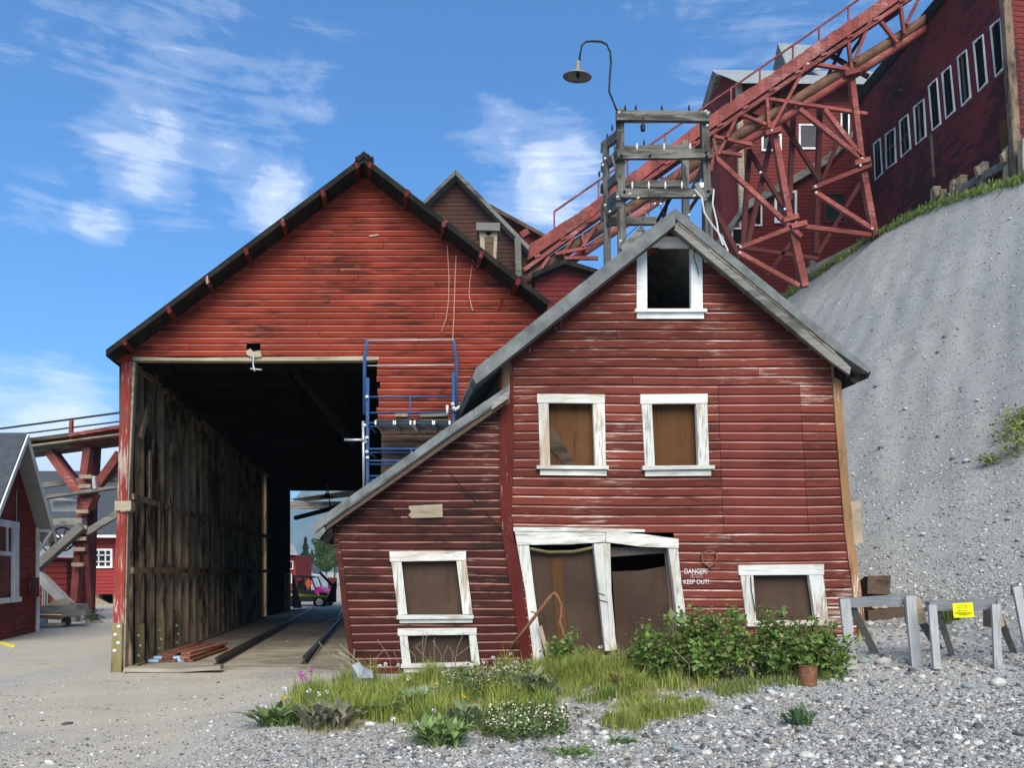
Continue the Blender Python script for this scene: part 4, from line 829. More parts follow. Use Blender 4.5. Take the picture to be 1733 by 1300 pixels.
br = [((1213, 269), (1356, 401)), ((1353, 185), (1459, 270)), ((1374, 319), (1474, 279)), ((1380, 326), (1478, 389)), ((1253, 419), (1350, 381)), ((1249, 427), (1352, 484)), ((1355, 383), (1474, 398)), ((1395, 185), (1460, 268))]
for k, (a, b_) in enumerate(br): tbeam('brace', a, b_, .26, .22, YT-.25)
for a, b_ in (((1459, 304), (1384, 430)), ((1340, 408), (1297, 467)), ((1267, 254), (1338, 369)), ((1326, 208), (1388, 308)), ((1420, 235), (1390, 310)), ((1260, 420), (1385, 438))): tbeam('brace', a, b_, .24, .2, YT2-.3, mat='steel_dred')
for px, py in ((1457, 275), (1350, 382), (1336, 371), (1306, 224), (1440, 124)): tbeam('gusset', (px-12, py+3), (px+14, py-4), .3, .4, YT-.3)
for px, py in ((1459, 268), (1456, 280), (1476, 387), (1381, 326), (1380, 316), (1253, 418), (1252, 428), (1367, 108), (1306, 221), (1328, 354), (1287, 292)): MB().lathe([(.06, 0), (.06, .03), (.03, .06)], P(px, py, YT-.42), 8, (0, -1, 0)).build('bolt', M['porcelain'], tram)
# ------------------------------------------------------------------ the mill: long wall with nine windows
mill = thing('mill_building', P(1600, 340, 33), 'dark maroon mill wall with a stepped row of nine white framed windows', 'mill')
WA = Vector(((1478-CX)/F*43, 43, 0)); WB = Vector(((1715-CX)/F*29, 29, 0)); wd = (WB-WA)
def wallp(px, py, off=0.0):
    k = (px-CX)/F; m_ = wd.x/wd.y; y = (WA.x-m_*WA.y)/(k-m_); p = P(px, py, y); return p+Vector((-off, 0, 0))
mwin = [[(1479, 243), (1491, 233), (1495, 294), (1482, 306)], [(1499, 227), (1516, 215), (1518, 275), (1501, 287)], [(1523, 204), (1538, 192), (1543, 252), (1526, 267)], [(1547, 181), (1565, 166), (1569, 231), (1551, 246)],
        [(1572, 145), (1587, 131), (1594, 210), (1579, 222)], [(1595, 123), (1610, 110), (1618, 188), (1602, 202)], [(1621, 96), (1637, 83), (1645, 165), (1629, 181)], [(1648, 71), (1665, 57), (1673, 140), (1657, 156)], [(1677, 44), (1695, 29), (1702, 115), (1686, 131)]]
MB().prism([wallp(1449, 168), wallp(1590, 0), wallp(1640, -60), wallp(1702, -60), wallp(1704, 0), wallp(1724, 262), wallp(1724, 420), wallp(1478, 470)], (.3, 0, 0)).build('wall', M['mill'], mill)
for q in mwin:
    cx_ = sum(a for a, _ in q)/4; cy_ = sum(b_ for _, b_ in q)/4; inn = [(cx_+(a-cx_)*.8, cy_+(b_-cy_)*.94) for a, b_ in q]
    mb = MB()
    for i in range(4):
        j = (i+1) % 4; mb.prism([wallp(*q[i], .06), wallp(*q[j], .06), wallp(*inn[j], .06), wallp(*inn[i], .06)], (.05, 0, 0))
    w = mb.build('window', M['white_new'], mill); MB().prism([wallp(*p_, .02) for p_ in inn], (.015, 0, 0)).build('pane', M[random.choice(['black', 'black', 'inner_h'])], w)
    m1 = ((inn[0][0]+inn[1][0])/2, (inn[0][1]+inn[1][1])/2); m2 = ((inn[2][0]+inn[3][0])/2, (inn[2][1]+inn[3][1])/2)
    MB().beam(wallp(*m1, .03), wallp(*m2, .03), .05, random.uniform(.06, .16), up=(1, 0, 0)).build('mullion', M[random.choice(['brown_h', 'inner_h', 'brown'])], w)
    if random.random() < .5:
        q0 = [inn[0][i]*.5+inn[3][i]*.5+random.uniform(-6, 6)*(i == 1) for i in (0, 1)]; q1 = [inn[1][i]*.5+inn[2][i]*.5+random.uniform(-6, 6)*(i == 1) for i in (0, 1)]
        MB().beam(wallp(*q0, .03), wallp(*q1, .03), .04, .09).build('broken_rail', M['brown'], w)
MB().prism([wallp(1445, 165, .1), wallp(1640, -68, .1), wallp(1644, -58, .1), wallp(1600, 2, .1), wallp(1450, 180, .1)], (3, 0, .5)).build('eave', M['roof_dark'], mill)
for k in range(60):
    t = random.random(); x = 1450+t*150; y = 170-t*178; MB().prism([wallp(x, y, .12), wallp(x+5, y-5, .12), wallp(x+6, y+random.uniform(0, 6), .12), wallp(x+1, y+random.uniform(3, 10), .12)], (.05, 0, 0)).build('torn_shingle', M['roof_dark'], mill)
MB().beam(wallp(1703, -5, .05), wallp(1724, 300, .05), .25, .3, up=(1, 0, 0)).build('corner_board', M['brown'], mill)
c0 = wallp(1704, -60); c1 = wallp(1724, 420); MB().prism([c0, c0+Vector((9, 1.5, 0)), c1+Vector((9, 1.5, 0)), c1], (0, .3, 0)).build('end_wall', M['mill_front'], mill)
MB().prism([wallp(1694, 205, .06), wallp(1714, 196, .06), wallp(1716, 245, .06), wallp(1696, 258, .06)], (.04, 0, 0)).build('hatch', M['rust_panel'], mill)
MB().beam(wallp(1490, 150, .1), wallp(1570, 153, .1), .1, .12).build('ledge', M['trim_red'], mill)
MB().beam(wallp(1578, 228, .06), wallp(1582, 300, .06), .1, .1, up=(1, 0, 0)).build('batten_or_lit_strip', M['brown'], mill)
# retaining fence at the crest
fence = thing('retaining_fence', hill_px(1640, 325), 'low timber retaining fence of stub posts and rails at the scree crest', 'fence')
for px, yt, yb in ((1583, 325, 342), (1594, 330, 345), (1615, 313, 335), (1628, 306, 332), (1665, 284, 318), (1707, 258, 308), (1733, 245, 298)):
    Y = float(np.interp(px, [1580, 1733], [34.2, 28.2])); MB().beam(P(px, yb+20, Y), P(px, yt-8, Y), .28, .28, up=(0, -1, 0)).build('post', M['tan'], fence)
for (a, b_) in (((1570, 352), (1760, 246)), ((1600, 345), (1760, 268))):
    MB().beam(P(*a, 34.7), P(*b_, 27.6), .12, .3, seg=6, jit=.03).build('rail', M['grey'], fence)
for px, py in ((1658, 292), (1700, 268), (1585, 328)):
    Y = float(np.interp(px, [1580, 1733], [33.9, 27.9])); MB().beam(P(px-6, py, Y), P(px+6, py-4, Y), .2, .4, seg=2, jit=.05).build('block', M['tan'], fence)
# ------------------------------------------------------------------ upper mill behind the trestle
up = thing('upper_mill', P(1350, 470, 48), 'upper red mill block with grey roof and dormer seen behind the trestle', 'mill')
YU = 48
MB().prism([P(1252, 138, YU), P(1480, 140, YU), P(1480, 930, YU), P(1262, 930, YU)], (0, .3, 0)).build('front_wall', M['mill_front'], up)
MB().prism([P(1188, 190, YU+5), P(1206, 122, YU+2.5), P(1252, 138, YU), P(1262, 930, YU), P(1186, 930, YU+5)], (.3, .3, 0)).build('end_wall', M['mill_front'], up)
MB().prism([P(1205, 119, YU+1), P(1490, 122, YU+4), P(1490, 142, YU-1), P(1252, 140, YU-1)], (0, .1, .12)).build('roof', M['roof_pale'], up)
MB().prism([P(1206, 118, YU+1.5), P(1185, 190, YU+5), P(1194, 190, YU+4.6), P(1212, 128, YU+1)], (.4, .4, 0)).build('barge_board', M['grey'], up)
MB().beam(P(1250, 140, YU-.2), P(1257, 420, YU-.2), .35, .3, up=(0, -1, 0)).build('corner_board', M['tan'], up)
dm = MB().prism([P(1316, 72, YU+2), P(1375, 76, YU+4), P(1390, 118, YU+1), P(1335, 118, YU+1)], (0, .2, .1)).build('dormer_roof', M['roof_pale'], up)
MB().prism([P(1316, 74, YU+2.2), P(1334, 118, YU+1.2), P(1308, 118, YU+3.6)], (.2, .3, 0)).build('dormer_face', M['grey'], dm)
def simple_window(parent, x0, y0, x1, y1, Y, fw=3.2, frame='white_new', pane='black', muntin=None):
    mb = MB()
    for q in ([(x0, y0), (x1, y0), (x1, y0+fw), (x0, y0+fw)], [(x0, y1-fw), (x1, y1-fw), (x1, y1), (x0, y1)], [(x0, y0+fw), (x0+fw, y0+fw), (x0+fw, y1-fw), (x0, y1-fw)], [(x1-fw, y0+fw), (x1, y0+fw), (x1, y1-fw), (x1-fw, y1-fw)]):
        mb.prism([P(*p_, Y-.1) for p_ in q], (0, .08, 0))
    w = mb.build('window', M[frame], parent); MB().prism([P(*p_, Y-.05) for p_ in ((x0+fw, y0+fw), (x1-fw, y0+fw), (x1-fw, y1-fw), (x0+fw, y1-fw))], (0, .03, 0)).build('pane', M[pane], w)
    if muntin:
        for i in range(1, muntin[0]): xx = x0+(x1-x0)*i/muntin[0]; MB().beam(P(xx, y0, Y-.09), P(xx, y1, Y-.09), .05, .05, up=(0, -1, 0)).build('muntin', M[frame], w)
        for i in range(1, muntin[1]): yy = y0+(y1-y0)*i/muntin[1]; MB().beam(P(x0, yy, Y-.09), P(x1, yy, Y-.09), .05, .05, up=(0, -1, 0)).build('muntin', M[frame], w)
    return w
simple_window(up, 1352, 209, 1389, 252, YU, pane='glass'); simple_window(up, 1289, 226, 1323, 255, YU, pane='glass'); simple_window(up, 1423, 186, 1438, 230, YU, 2.4)
def owin(q, Yf):                                       # windows in the slanting end wall
    cx_ = sum(a for a, _ in q)/4; cy_ = sum(b_ for _, b_ in q)/4; inn = [(cx_+(a-cx_)*.62, cy_+(b_-cy_)*.84) for a, b_ in q]
    f = lambda p_, o: P(p_[0], p_[1], float(np.interp(p_[0], [1186, 1256], [YU+5, YU]))-o)
    mb = MB()
    for i in range(4): j = (i+1) % 4; mb.prism([f(q[i], .12), f(q[j], .12), f(inn[j], .12), f(inn[i], .12)], (0, .06, 0))
    w = mb.build('window', M['white_new'], up); MB().prism([f(p_, .07) for p_ in inn], (0, .03, 0)).build('pane', M['black'], w)
for q in ([(1223, 172), (1234, 162), (1234, 180), (1223, 190)], [(1208, 190), (1219, 180), (1219, 198), (1208, 208)], [(1231, 222), (1243, 213), (1243, 240), (1231, 250)], [(1214, 232), (1226, 224), (1226, 262), (1214, 272)],
          [(1233, 262), (1244, 254), (1244, 276), (1233, 290)], [(1207, 280), (1217, 272), (1217, 300), (1207, 308)], [(1229, 312), (1241, 302), (1242, 352), (1230, 361)], [(1214, 327), (1225, 317), (1226, 362), (1216, 372)]): owin(q, YU)
wing = thing('mill_wing', P(1400, 455, 44), 'lower dark red mill wing with slanting eave and two large windows under the trestle', 'mill')
YW = 44
MB().prism([P(1262, 352, YW), P(1400, 280, YW), P(1447, 232, YW), P(1482, 200, YW), P(1482, 470, YW), P(1482, 930, YW), P(1205, 930, YW), P(1205, 440, YW), P(1262, 390, YW)], (0, .3, 0)).build('wall', M['mill_low'], wing)
MB().prism([P(1262, 341, YW-.3), P(1330, 304, YW-.3), P(1400, 262, YW-.3), P(1450, 214, YW-.3), P(1452, 222, YW-.3), P(1402, 275, YW-.3), P(1332, 316, YW-.3), P(1264, 354, YW-.3)], (0, 2, .1)).build('eave', M['grey'], wing)
MB().prism([P(1195, 430, YW-.3), P(1230, 385, YW-.3), P(1262, 340, YW-.3), P(1266, 346, YW-.3), P(1234, 394, YW-.3), P(1198, 440, YW-.3)], (0, 2, .1)).build('eave', M['roof_grey'], wing)
simple_window(wing, 1311, 322, 1349, 377, YW, 4, pane='glass'); simple_window(wing, 1394, 326, 1432, 377, YW, 3, frame='trim_red', pane='glass')
simple_window(wing, 1276, 345, 1290, 382, YW, 2.5); simple_window(wing, 1238, 385, 1262, 415, YW, 2.5)
MB().beam(P(1350, 468, YW-1.5), P(1478, 404, YW-1.5), .25, .35).build('sill_beam', M['grey'], wing)
MB().beam(P(1374, 440, YW-1.5), P(1375, 480, YW-1.5), .3, .3, up=(0, -1, 0)).build('stub_post', M['grey'], wing)
# ------------------------------------------------------------------ brown gable and low shed behind the barn
gb = thing('brown_gable_house', P(790, 900, 36), 'dark brown gabled building with grey barge boards peeking over the barn roof', 'building')
MB().prism([P(772, 300, 36), P(700, 372, 36), P(700, 900, 36), P(890, 900, 36), P(890, 420, 36)], (0, .3, 0)).build('wall', M['gable_brown'], gb)
MB().prism([P(772, 286, 35.4), P(700, 356, 35.4), P(700, 363, 35.4), P(772, 294, 35.4)], (0, 6, 0)).build('roof', M['rack'], gb)
MB().prism([P(771, 286, 35.4), P(896, 416, 35.4), P(894, 423, 35.4), P(771, 295, 35.4)], (0, 6, 0)).build('roof', M['rack'], gb)
MB().beam(P(876, 404, 35.3), P(878, 470, 35.3), .28, .28, up=(0, -1, 0)).build('corner_post', M['rack'], gb)
MB().prism([P(828, 344, 38), P(926, 398, 38), P(926, 404, 38), P(830, 352, 38)], (0, 3, 0)).build('rear_roof', M['brown_h'], gb)
MB().prism([P(835, 352, 38.5), P(922, 402, 38.5), P(922, 700, 38.5), P(835, 700, 38.5)], (0, .3, 0)).build('rear_wall', M['trim_red'], gb)
MB().beam(P(882, 400, 37), P(894, 392, 37), .3, .3).build('lookout', M['steel_red'], gb)
vt = thing('roof_ventilator', P(826, 440, 33), 'small wooden ventilator box with capped top beside the brown gable', 'ventilator')
MB().prism([P(811, 388, 33), P(842, 389, 33), P(838, 470, 33), P(816, 470, 33)], (0, .7, 0)).build('box', M['tan'], vt)
MB().prism([P(806, 376, 32.8), P(846, 377, 32.8), P(846, 390, 32.8), P(806, 389, 32.8)], (0, 1.1, 0)).build('cap', M['grey'], vt)
MB().prism([P(820, 400, 32.97), P(836, 400, 32.97), P(834, 440, 32.97), P(821, 440, 32.97)], (0, .02, 0)).build('louvre', M['brown_h'], vt)
MB().lathe([(.02, 0), (.14, .01)], P(827, 392, 32.95), 12, (0, -1, 0)).build('round_hole', M['black'], vt)
sh = thing('dark_shed', P(960, 900, 34), 'dark maroon shed wall at the lower end of the ore chute', 'shed')
MB().prism([P(905, 462, 34.5), P(955, 442, 34.5), P(1040, 470, 34.5), P(1040, 900, 34.5), P(905, 900, 34.5)], (0, .4, 0)).build('wall', M['mill_low'], sh)
MB().prism([P(900, 462, 34), P(955, 438, 34), P(1045, 466, 34), P(1045, 472, 34), P(955, 446, 34), P(900, 470, 34)], (0, 4, 0)).build('roof', M['roof_dark'], sh)
# ------------------------------------------------------------------ red cottage at the left edge
cot = thing('red_cottage', Vector((-12.9, 20, 0)), 'small red cottage with white barge boards and grey soffit at the left edge', 'cottage')
A2 = -.289
def cp(Y, z, out=0.0): return Vector(((60-CX)/F*20.5+A2*(Y-20.5)+out, Y, z))
Yn, Yf, Ypk = 16.7, 20.5, 18.6; zE, zP = 2.77, 4.8
n = 34
for k in range(n):
    z0, z1 = .02+k*(zP-.02)/n, .02+(k+1)*(zP-.02)/n
    def lim(z): 
        if z <= zE: return Yn, Yf
        t = (z-zE)/(zP-zE); return Yn+(Ypk-Yn)*t, Yf+(Ypk-Yf)*t
    spans = [(lim(z0)[0], lim(z0)[1])]
    if .95 < (z0+z1)/2 < 2.85: spans = [(lim(z0)[0], 17.45), (18.9, lim(z0)[1])]
    for a, b_ in spans:
        if b_-a < .05: continue
        a1 = max(a, lim(z1)[0]); b1 = min(b_, lim(z1)[1])
        vs = [cp(a, z0, .03), cp(b_, z0, .03), cp(b1, z1, .012), cp(a1, z1, .012), cp(a, z0, 0), cp(b_, z0, 0), cp(b1, z1, 0), cp(a1, z1, 0)]
        MB().add(vs, [(0, 1, 2, 3), (7, 6, 5, 4), (0, 4, 5, 1), (1, 5, 6, 2), (2, 6, 7, 3), (3, 7, 4, 0)]).build('board', M['house_red' if 0 else 'barn_red'], cot)
MB().prism([cp(Yn, 0, -.05), cp(Yf, 0, -.05), cp(Yf, zE, -.05), cp(Ypk, zP, -.05), cp(Yn, zE, -.05)], (-.1, 0, 0)).build('wall', M['barn_red'], cot)
MB().prism([cp(Yn, 0, -.02), cp(Yn, 0, -.02)+Vector((-6, 0, 0)), cp(Yn, zE, -.02)+Vector((-6, 0, 0)), cp(Yn, zE, -.02)], (0, .1, 0)).build('side_wall', M['far_red'], cot)
sl = (zP-zE)/(Yf-Ypk); Ye = Yf+.35; ze = zE-.35*sl; OV = .42
MB().prism([cp(Ypk, zP+.16, OV), cp(Ye, ze+.16, OV), cp(Ye, ze+.06, OV), cp(Ypk, zP+.06, OV)], (-7, 0, 0)).build('roof', M['roof_slate'], cot)
sl2 = (zP-zE)/(Ypk-Yn); Yl = Yn-.35; zl = zE-.35*sl2
MB().prism([cp(Ypk, zP+.16, OV), cp(Yl, zl+.16, OV), cp(Yl, zl+.06, OV), cp(Ypk, zP+.06, OV)], (-7, 0, 0)).build('roof', M['roof_slate'], cot)
for a, za, b_, zb in ((Ypk, zP, Ye, ze), (Ypk, zP, Yl, zl)):
    MB().prism([cp(a, za+.13, OV+.01), cp(b_, zb+.13, OV+.01), cp(b_, zb-.05, OV+.01), cp(a, za-.05, OV+.01)], (.035, 0, 0)).build('barge_board', M['white_new'], cot)
    nS = 12
    for k in range(nS):
        t0, t1 = k/nS, (k+.96)/nS; y0, y1 = a+(b_-a)*t0, a+(b_-a)*t1; w0, w1 = za+(zb-za)*t0, za+(zb-za)*t1
        MB().prism([cp(y0, w0+.04, OV), cp(y1, w1+.04, OV), cp(y1, w1+.04, 0), cp(y0, w0+.04, 0)], (0, 0, -.025)).build('soffit_board', M['soffit'], cot)
MB().beam(cp(Yf, .0, .03), cp(Yf, zE, .03), .1, .1, up=(1, 0, 0)).build('corner_board', M['white_new'], cot)
br1 = MB().beam(cp(Yf, zE-.08, .0), cp(Yf+.1, zE-.08, .42), .06, .07).build('eave_bracket', M['white_new'], cot)
MB().beam(cp(Yf, zE-.75, .0), cp(Yf+.08, zE-.1, .4), .06, .06).build('strut', M['white_new'], br1)
def cbox(name, y0, y1, z0, z1, o0, o1, mat, parent=cot): return MB().prism([cp(y0, z0, o0), cp(y1, z0, o0), cp(y1, z1, o0), cp(y0, z1, o0)], (o1-o0, 0, 0)).build(name, M[mat], parent)
wn_ = cbox('window', 17.4, 19.08, 2.66, 2.82, .0, .08, 'white_new'); cbox('jamb', 18.74, 19.06, .98, 2.66, .0, .075, 'white_new', wn_); cbox('jamb', 17.4, 17.7, .98, 2.66, .0, .075, 'white_new', wn_)
cbox('sill', 17.35, 19.12, .86, .98, 0, .12, 'white_new', wn_); cbox('shutter', 17.7, 18.74, .98, 2.66, 0, .02, 'new_red', wn_); cbox('meeting_rail', 17.7, 18.74, 1.98, 2.08, .02, .05, 'white_new', wn_); cbox('muntin', 18.3, 18.4, 2.08, 2.66, .02, .05, 'white_new', wn_); cbox('stile', 18.64, 18.74, .98, 2.66, .02, .06, 'white_new', wn_)
eb = cbox('meter_box', 19.8, 20.2, .95, 1.45, .03, .2, 'trim_red'); MB().tube([cp(20.1, 1.0, .1), cp(20.1, .6, .12), cp(19.95, .5, .08), cp(19.9, .3, .06)], .02, 6).build('conduit', M['trim_red'], eb)
MB().tube([cp(18.95, 3.6, .05), cp(18.95, 2.5, .05)], .008, 5).build('cable', M['cord'], cot)
MB().beam(gp(0, 1088), gp(22, 1096)+Vector((0, 0, .02)), .07, .05).beam(gp(-20, 1076), gp(2, 1080)+Vector((0, 0, .1)), .07, .05).build('yellow_strap', M['tape'], label='bright yellow strap end on the ground by the red cottage', cat='strap')
# ------------------------------------------------------------------ left ore chute on its post
YL = 25.0
lt = thing('small_trestle', P(140, 1050, YL), 'small red timber trestle with railed walkway and grey diagonal braces beside the barn', 'trestle')
def lb(name, a, b_, w=.3, h=.3, Y=YL, mat='steel_red', Y2=None, parent=None, seg=2): return MB().beam(P(*a, Y), P(*b_, Y2 or Y), w, h, up=(0, -1, 0), seg=seg, jit=.006).build(name, M[mat], parent or lt)
lb('girder', (30, 757), (121, 747), .4, .32, mat='grey'); lb('girder', (121, 747), (230, 731), .4, .36); lb('walkway', (-40, 758), (121, 738), .12, .36, YL-.3, mat='brown_h'); lb('walkway', (121, 738), (230, 720), .12, .36, YL-.3)
lb('walkway_lip', (-40, 768), (230, 733), .05, .3, YL-.4, mat='tan'); lb('underside', (30, 770), (230, 744), .2, .6, YL+.6, mat='brown_h')
for (a, b_, w) in (((-60, 734), (230, 695), .05), ((-60, 747), (230, 710), .04)): lb('handrail', a, b_, w, w, YL-.3, 'iron', seg=1)
lb('rail_post', (121, 711), (120, 746), .1, .1, YL-.3)
lb('post', (150, 758), (140, 840), .24, .24); lb('post', (163, 758), (157, 850), .22, .24, YL+.7, 'steel_dred'); lb('post', (141, 838), (125, 1050), .22, .24, mat='steel_red'); lb('post', (157, 845), (152, 1050), .22, .24, YL+.7, 'steel_dred')
lb('brace', (84, 765), (133, 833), .25, .25); lb('brace', (96, 770), (128, 812), .2, .2, YL+.7, 'steel_dred'); lb('brace', (204, 768), (162, 828), .25, .25); lb('brace', (204, 785), (175, 815), .2, .2, YL+.7, 'steel_dred')
MB().prism([P(132, 838, YL-.2), P(160, 836, YL-.2), P(148, 862, YL-.2), P(140, 862, YL-.2)], (0, .4, 0)).build('gusset', M['steel_red'], lt)
lb('beam', (74, 822), (140, 813), .16, .22, YL+.3, 'grey'); lb('beam', (138, 816), (205, 808), .22, .3, YL+.4, 'grey'); lb('beam', (78, 842), (158, 831), .1, .25, YL-.4, 'grey'); lb('beam', (158, 831), (205, 824), .1, .25, YL-.4, 'grey'); lb('stub', (159, 806), (161, 830), .1, .08, YL-.4, 'pale')
for py in (807, 823, 866, 893, 912, 930, 956): lb('step', (float(np.interp(py, [800, 956], [146, 132]))-10, py), (float(np.interp(py, [800, 956], [146, 132]))+10, py), .12, .08, YL-.3, 'tan')
MB().prism([P(84, 846, YL-.1), P(136, 850, YL-.1), P(136, 866, YL-.1), P(88, 866, YL-.1)], (0, 1, .2)).build('sheet_roof', M['roof_pale'], lt)
lb('beam', (92, 884), (142, 883), .22, .25, YL-.2, 'grey'); lb('beam', (60, 917), (95, 917), .3, .25, YL+.1, 'grey')
lb('strut', (56, 966), (140, 891), .25, .28, YL-.4, 'grey'); lb('strut', (58, 966), (126, 1034), .25, .3, YL-.4, 'pale'); lb('strut', (147, 902), (206, 866), .2, .16, YL-.2, 'grey'); lb('strut', (144, 905), (155, 1030), .15, .15, YL-.1, 'steel_dred')
lb('footing', (123, 1030), (123, 1058), .35, .3, YL-.3, 'grey'); lb('footing', (155, 1040), (155, 1056), .3, .3, YL+.5, 'tan')
for px, py, r in ((106, 913, .38), (88, 918, .33)):
    mb = MB(); c = P(px, py, YL-.1)
    mb.tube([c+Vector((math.cos(a)*r, 0, math.sin(a)*r)) for a in np.linspace(0, 2*math.pi, 21)], .03, 6)
    for k in range(6): a = k*math.pi/3+.2; mb.tube([c, c+Vector((math.cos(a)*r, 0, math.sin(a)*r))], .02, 5)
    mb.lathe([(.06, -.06), (.06, .06)], c, 8, (0, 1, 0)).build('pulley_wheel', M['iron'], lt)
cart = thing('ore_cart', P(98, 1056, 22.3), 'old wooden cart with small iron wheel parked under the trestle', 'cart')
YC = 22.3
MB().quadp([(64, 1026), (128, 1024), (132, 1037), (66, 1040)], YC, .9).build('bed', M['grey'], cart)
MB().quadp([(80, 1024), (90, 1016), (105, 1014), (118, 1022), (118, 1026), (80, 1027)], YC+.3, .4).build('load', M['tan'], cart)
MB().beam(P(60, 1044, YC), P(118, 1046, YC), .12, .12).build('frame', M['rust'], cart); MB().beam(P(110, 1040, YC), P(150, 1036, YC), .3, .16).build('tongue', M['grey'], cart); MB().beam(P(56, 1058, YC-.2), P(108, 1057, YC-.2), .3, .08).build('skid', M['tan'], cart)
for px in (73, 112): MB().lathe([(.03, -.06), (.12, -.05), (.12, .05), (.03, .06)], P(px, 1053, YC-.05), 14, (0, 1, 0)).build('wheel', M['iron' if px > 80 else 'scrap'], cart)
# buildings beyond
rb = thing('red_warehouse', P(150, 1020, 38), 'red warehouse with dark roof and white paned window beyond the small trestle', 'building')
MB().prism([P(-60, 905, 38), P(330, 905, 38), P(330, 1006, 38), P(-60, 1006, 38)], (0, .3, 0)).build('wall', M['far_red'], rb)
MB().prism([P(-60, 800, 44), P(330, 800, 44), P(330, 909, 37.5), P(-60, 909, 37.5)], (0, .1, .1)).build('roof', M['roof_slate'], rb)
MB().beam(P(-60, 908, 37.4), P(330, 908, 37.4), .15, .12).build('fascia', M['white_new'], rb)
simple_window(rb, 156, 929, 190, 962, 38, 3.6, pane='glass', muntin=(3, 3))
MB().prism([P(-60, 1006, 39.5), P(330, 1006, 39.5), P(330, 1030, 39.5), P(-60, 1030, 39.5)], (0, .3, 0)).build('opening_shade', M['black'], rb)  # black sheet: shade in the openings under the wall, put into the colour
for px in (138, 165, 200, 235): MB().beam(P(px, 1006, 38.1), P(px, 1036, 38.1), .35, .35, up=(0, -1, 0)).build('pier', M['brown'], rb)
MB().beam(P(150, 1010, 37.9), P(200, 1036, 37.9), .2, .3).build('skirt_brace', M['tan'], rb)
MB().prism([P(191, 772, 43), P(204, 768, 43), P(204, 800, 43), P(192, 800, 43)], (0, 1, 0)).build('chimney', M['roof_pale'], rb)
ms = thing('maroon_shed', P(85, 1040, 29), 'low maroon shed with pale roof edge behind the ore cart', 'shed')
MB().prism([P(30, 942, 29), P(113, 946, 29), P(113, 1042, 29), P(30, 1042, 29)], (0, 2, 0)).build('wall', M['mill_low'], ms)
MB().prism([P(30, 918, 30.5), P(122, 924, 30.5), P(130, 944, 28.6), P(30, 942, 28.6)], (0, .1, .08)).build('roof', M['roof_pale'], ms)
simple_window(ms, 71, 985, 81, 1028, 29, 2, frame='grey', pane='glass', muntin=(2, 4))
# ------------------------------------------------------------------ beyond the barn: vehicle, houses, trees
utv = thing('utility_buggy', P(522, 1027, 35.4), 'open utility buggy with pink hood and black roll cage beyond the barn', 'vehicle')
YV = 35.4
MB().quadp([(478, 1000), (532, 1000), (536, 1016), (528, 1019), (484, 1019), (478, 1012)], YV, 1.3).build('body', M['iron'], utv)
MB().prism([P(532, 994, YV), P(541, 995, YV), P(551, 1002, YV), P(551, 1008, YV), P(533, 1005, YV)], (0, 1.3, 0)).build('hood', M['pink'], utv)
MB().quadp([(540, 1003), (553, 1004), (553, 1011), (540, 1010)], YV-.02, 1.34).build('bumper', M['rubber'], utv)
for dy in (0, 1.25):
    MB().tube([P(534, 998, YV)+Vector((0, dy, 0)), P(527, 978, YV)+Vector((0, dy, 0)), P(500, 976, YV)+Vector((0, dy, 0)), P(496, 1003, YV)+Vector((0, dy, 0))], .035, 6).tube([P(514, 977, YV)+Vector((0, dy, 0)), P(512, 1003, YV)+Vector((0, dy, 0))], .03, 6).build('roll_cage', M['iron'], utv)
MB().quadp([(498, 974), (529, 976), (529, 978.5), (498, 977)], YV-.05, 1.4).build('roof', M['rubber'], utv)
MB().quadp([(503, 984), (512, 983), (516, 1000), (521, 1001), (521, 1006), (504, 1006)], YV+.3, .8).build('seat', M['rubber'], utv)
MB().quadp([(516, 988), (522, 979), (529, 988), (522, 998)], YV-.05, .03).build('side_panel', M['salmon'], utv)
for px in (487, 543):
    for dy in (-.12, 1.15):
        w = MB().lathe([(.16, -.13), (.3, -.12), (.31, -.06), (.31, .06), (.3, .12), (.16, .13)], P(px, 1019, YV)+Vector((0, dy, 0)), 18, (0, 1, 0)).build('wheel', M['rubber'], utv)
        MB().lathe([(.03, -.15), (.16, -.14), (.16, .14), (.03, .15)], P(px, 1019, YV)+Vector((0, dy, 0)), 12, (0, 1, 0)).build('rim', M['galv'], w)
MB().beam(P(476, 1006, 33.5), P(556, 1010, 33.5), .01, .09).build('barrier_tape', M['tape'], label='yellow barrier tape strung across the far barn opening', cat='tape')
MB().prism([P(552, 1020, 26), P(566, 1020, 26), P(566, 985, 26), P(562, 990, 26)], (0, .3, 0)).build('steel_plate', M['iron'], label='dark steel plate leaning beside the rail at the far opening', cat='plate')
MB().beam(P(541, 969, 27), P(563, 992, 27), .08, .08).build('leaning_bar', M['iron'], label='dark bar leaning outside the far barn opening', cat='bar')
fh = thing('far_red_house', P(488, 1000, 50), 'distant red house with pale roof at the left of the far barn opening', 'house')
MB().prism([P(440, 935, 50), P(500, 940, 50), P(500, 1004, 50), P(440, 1004, 50)], (0, 4, 0)).build('wall', M['far_red'], fh)
MB().prism([P(440, 920, 52), P(496, 924, 52), P(503, 940, 49.5), P(440, 936, 49.5)], (0, .1, .1)).build('roof', M['roof_pale'], fh)
simple_window(fh, 443, 962, 449, 980, 49.9, 1.3, pane='glass'); simple_window(fh, 488, 950, 496, 964, 49.9, 1.3, pane='glass'); simple_window(fh, 486, 972, 494, 988, 49.9, 1.5, pane='glass')
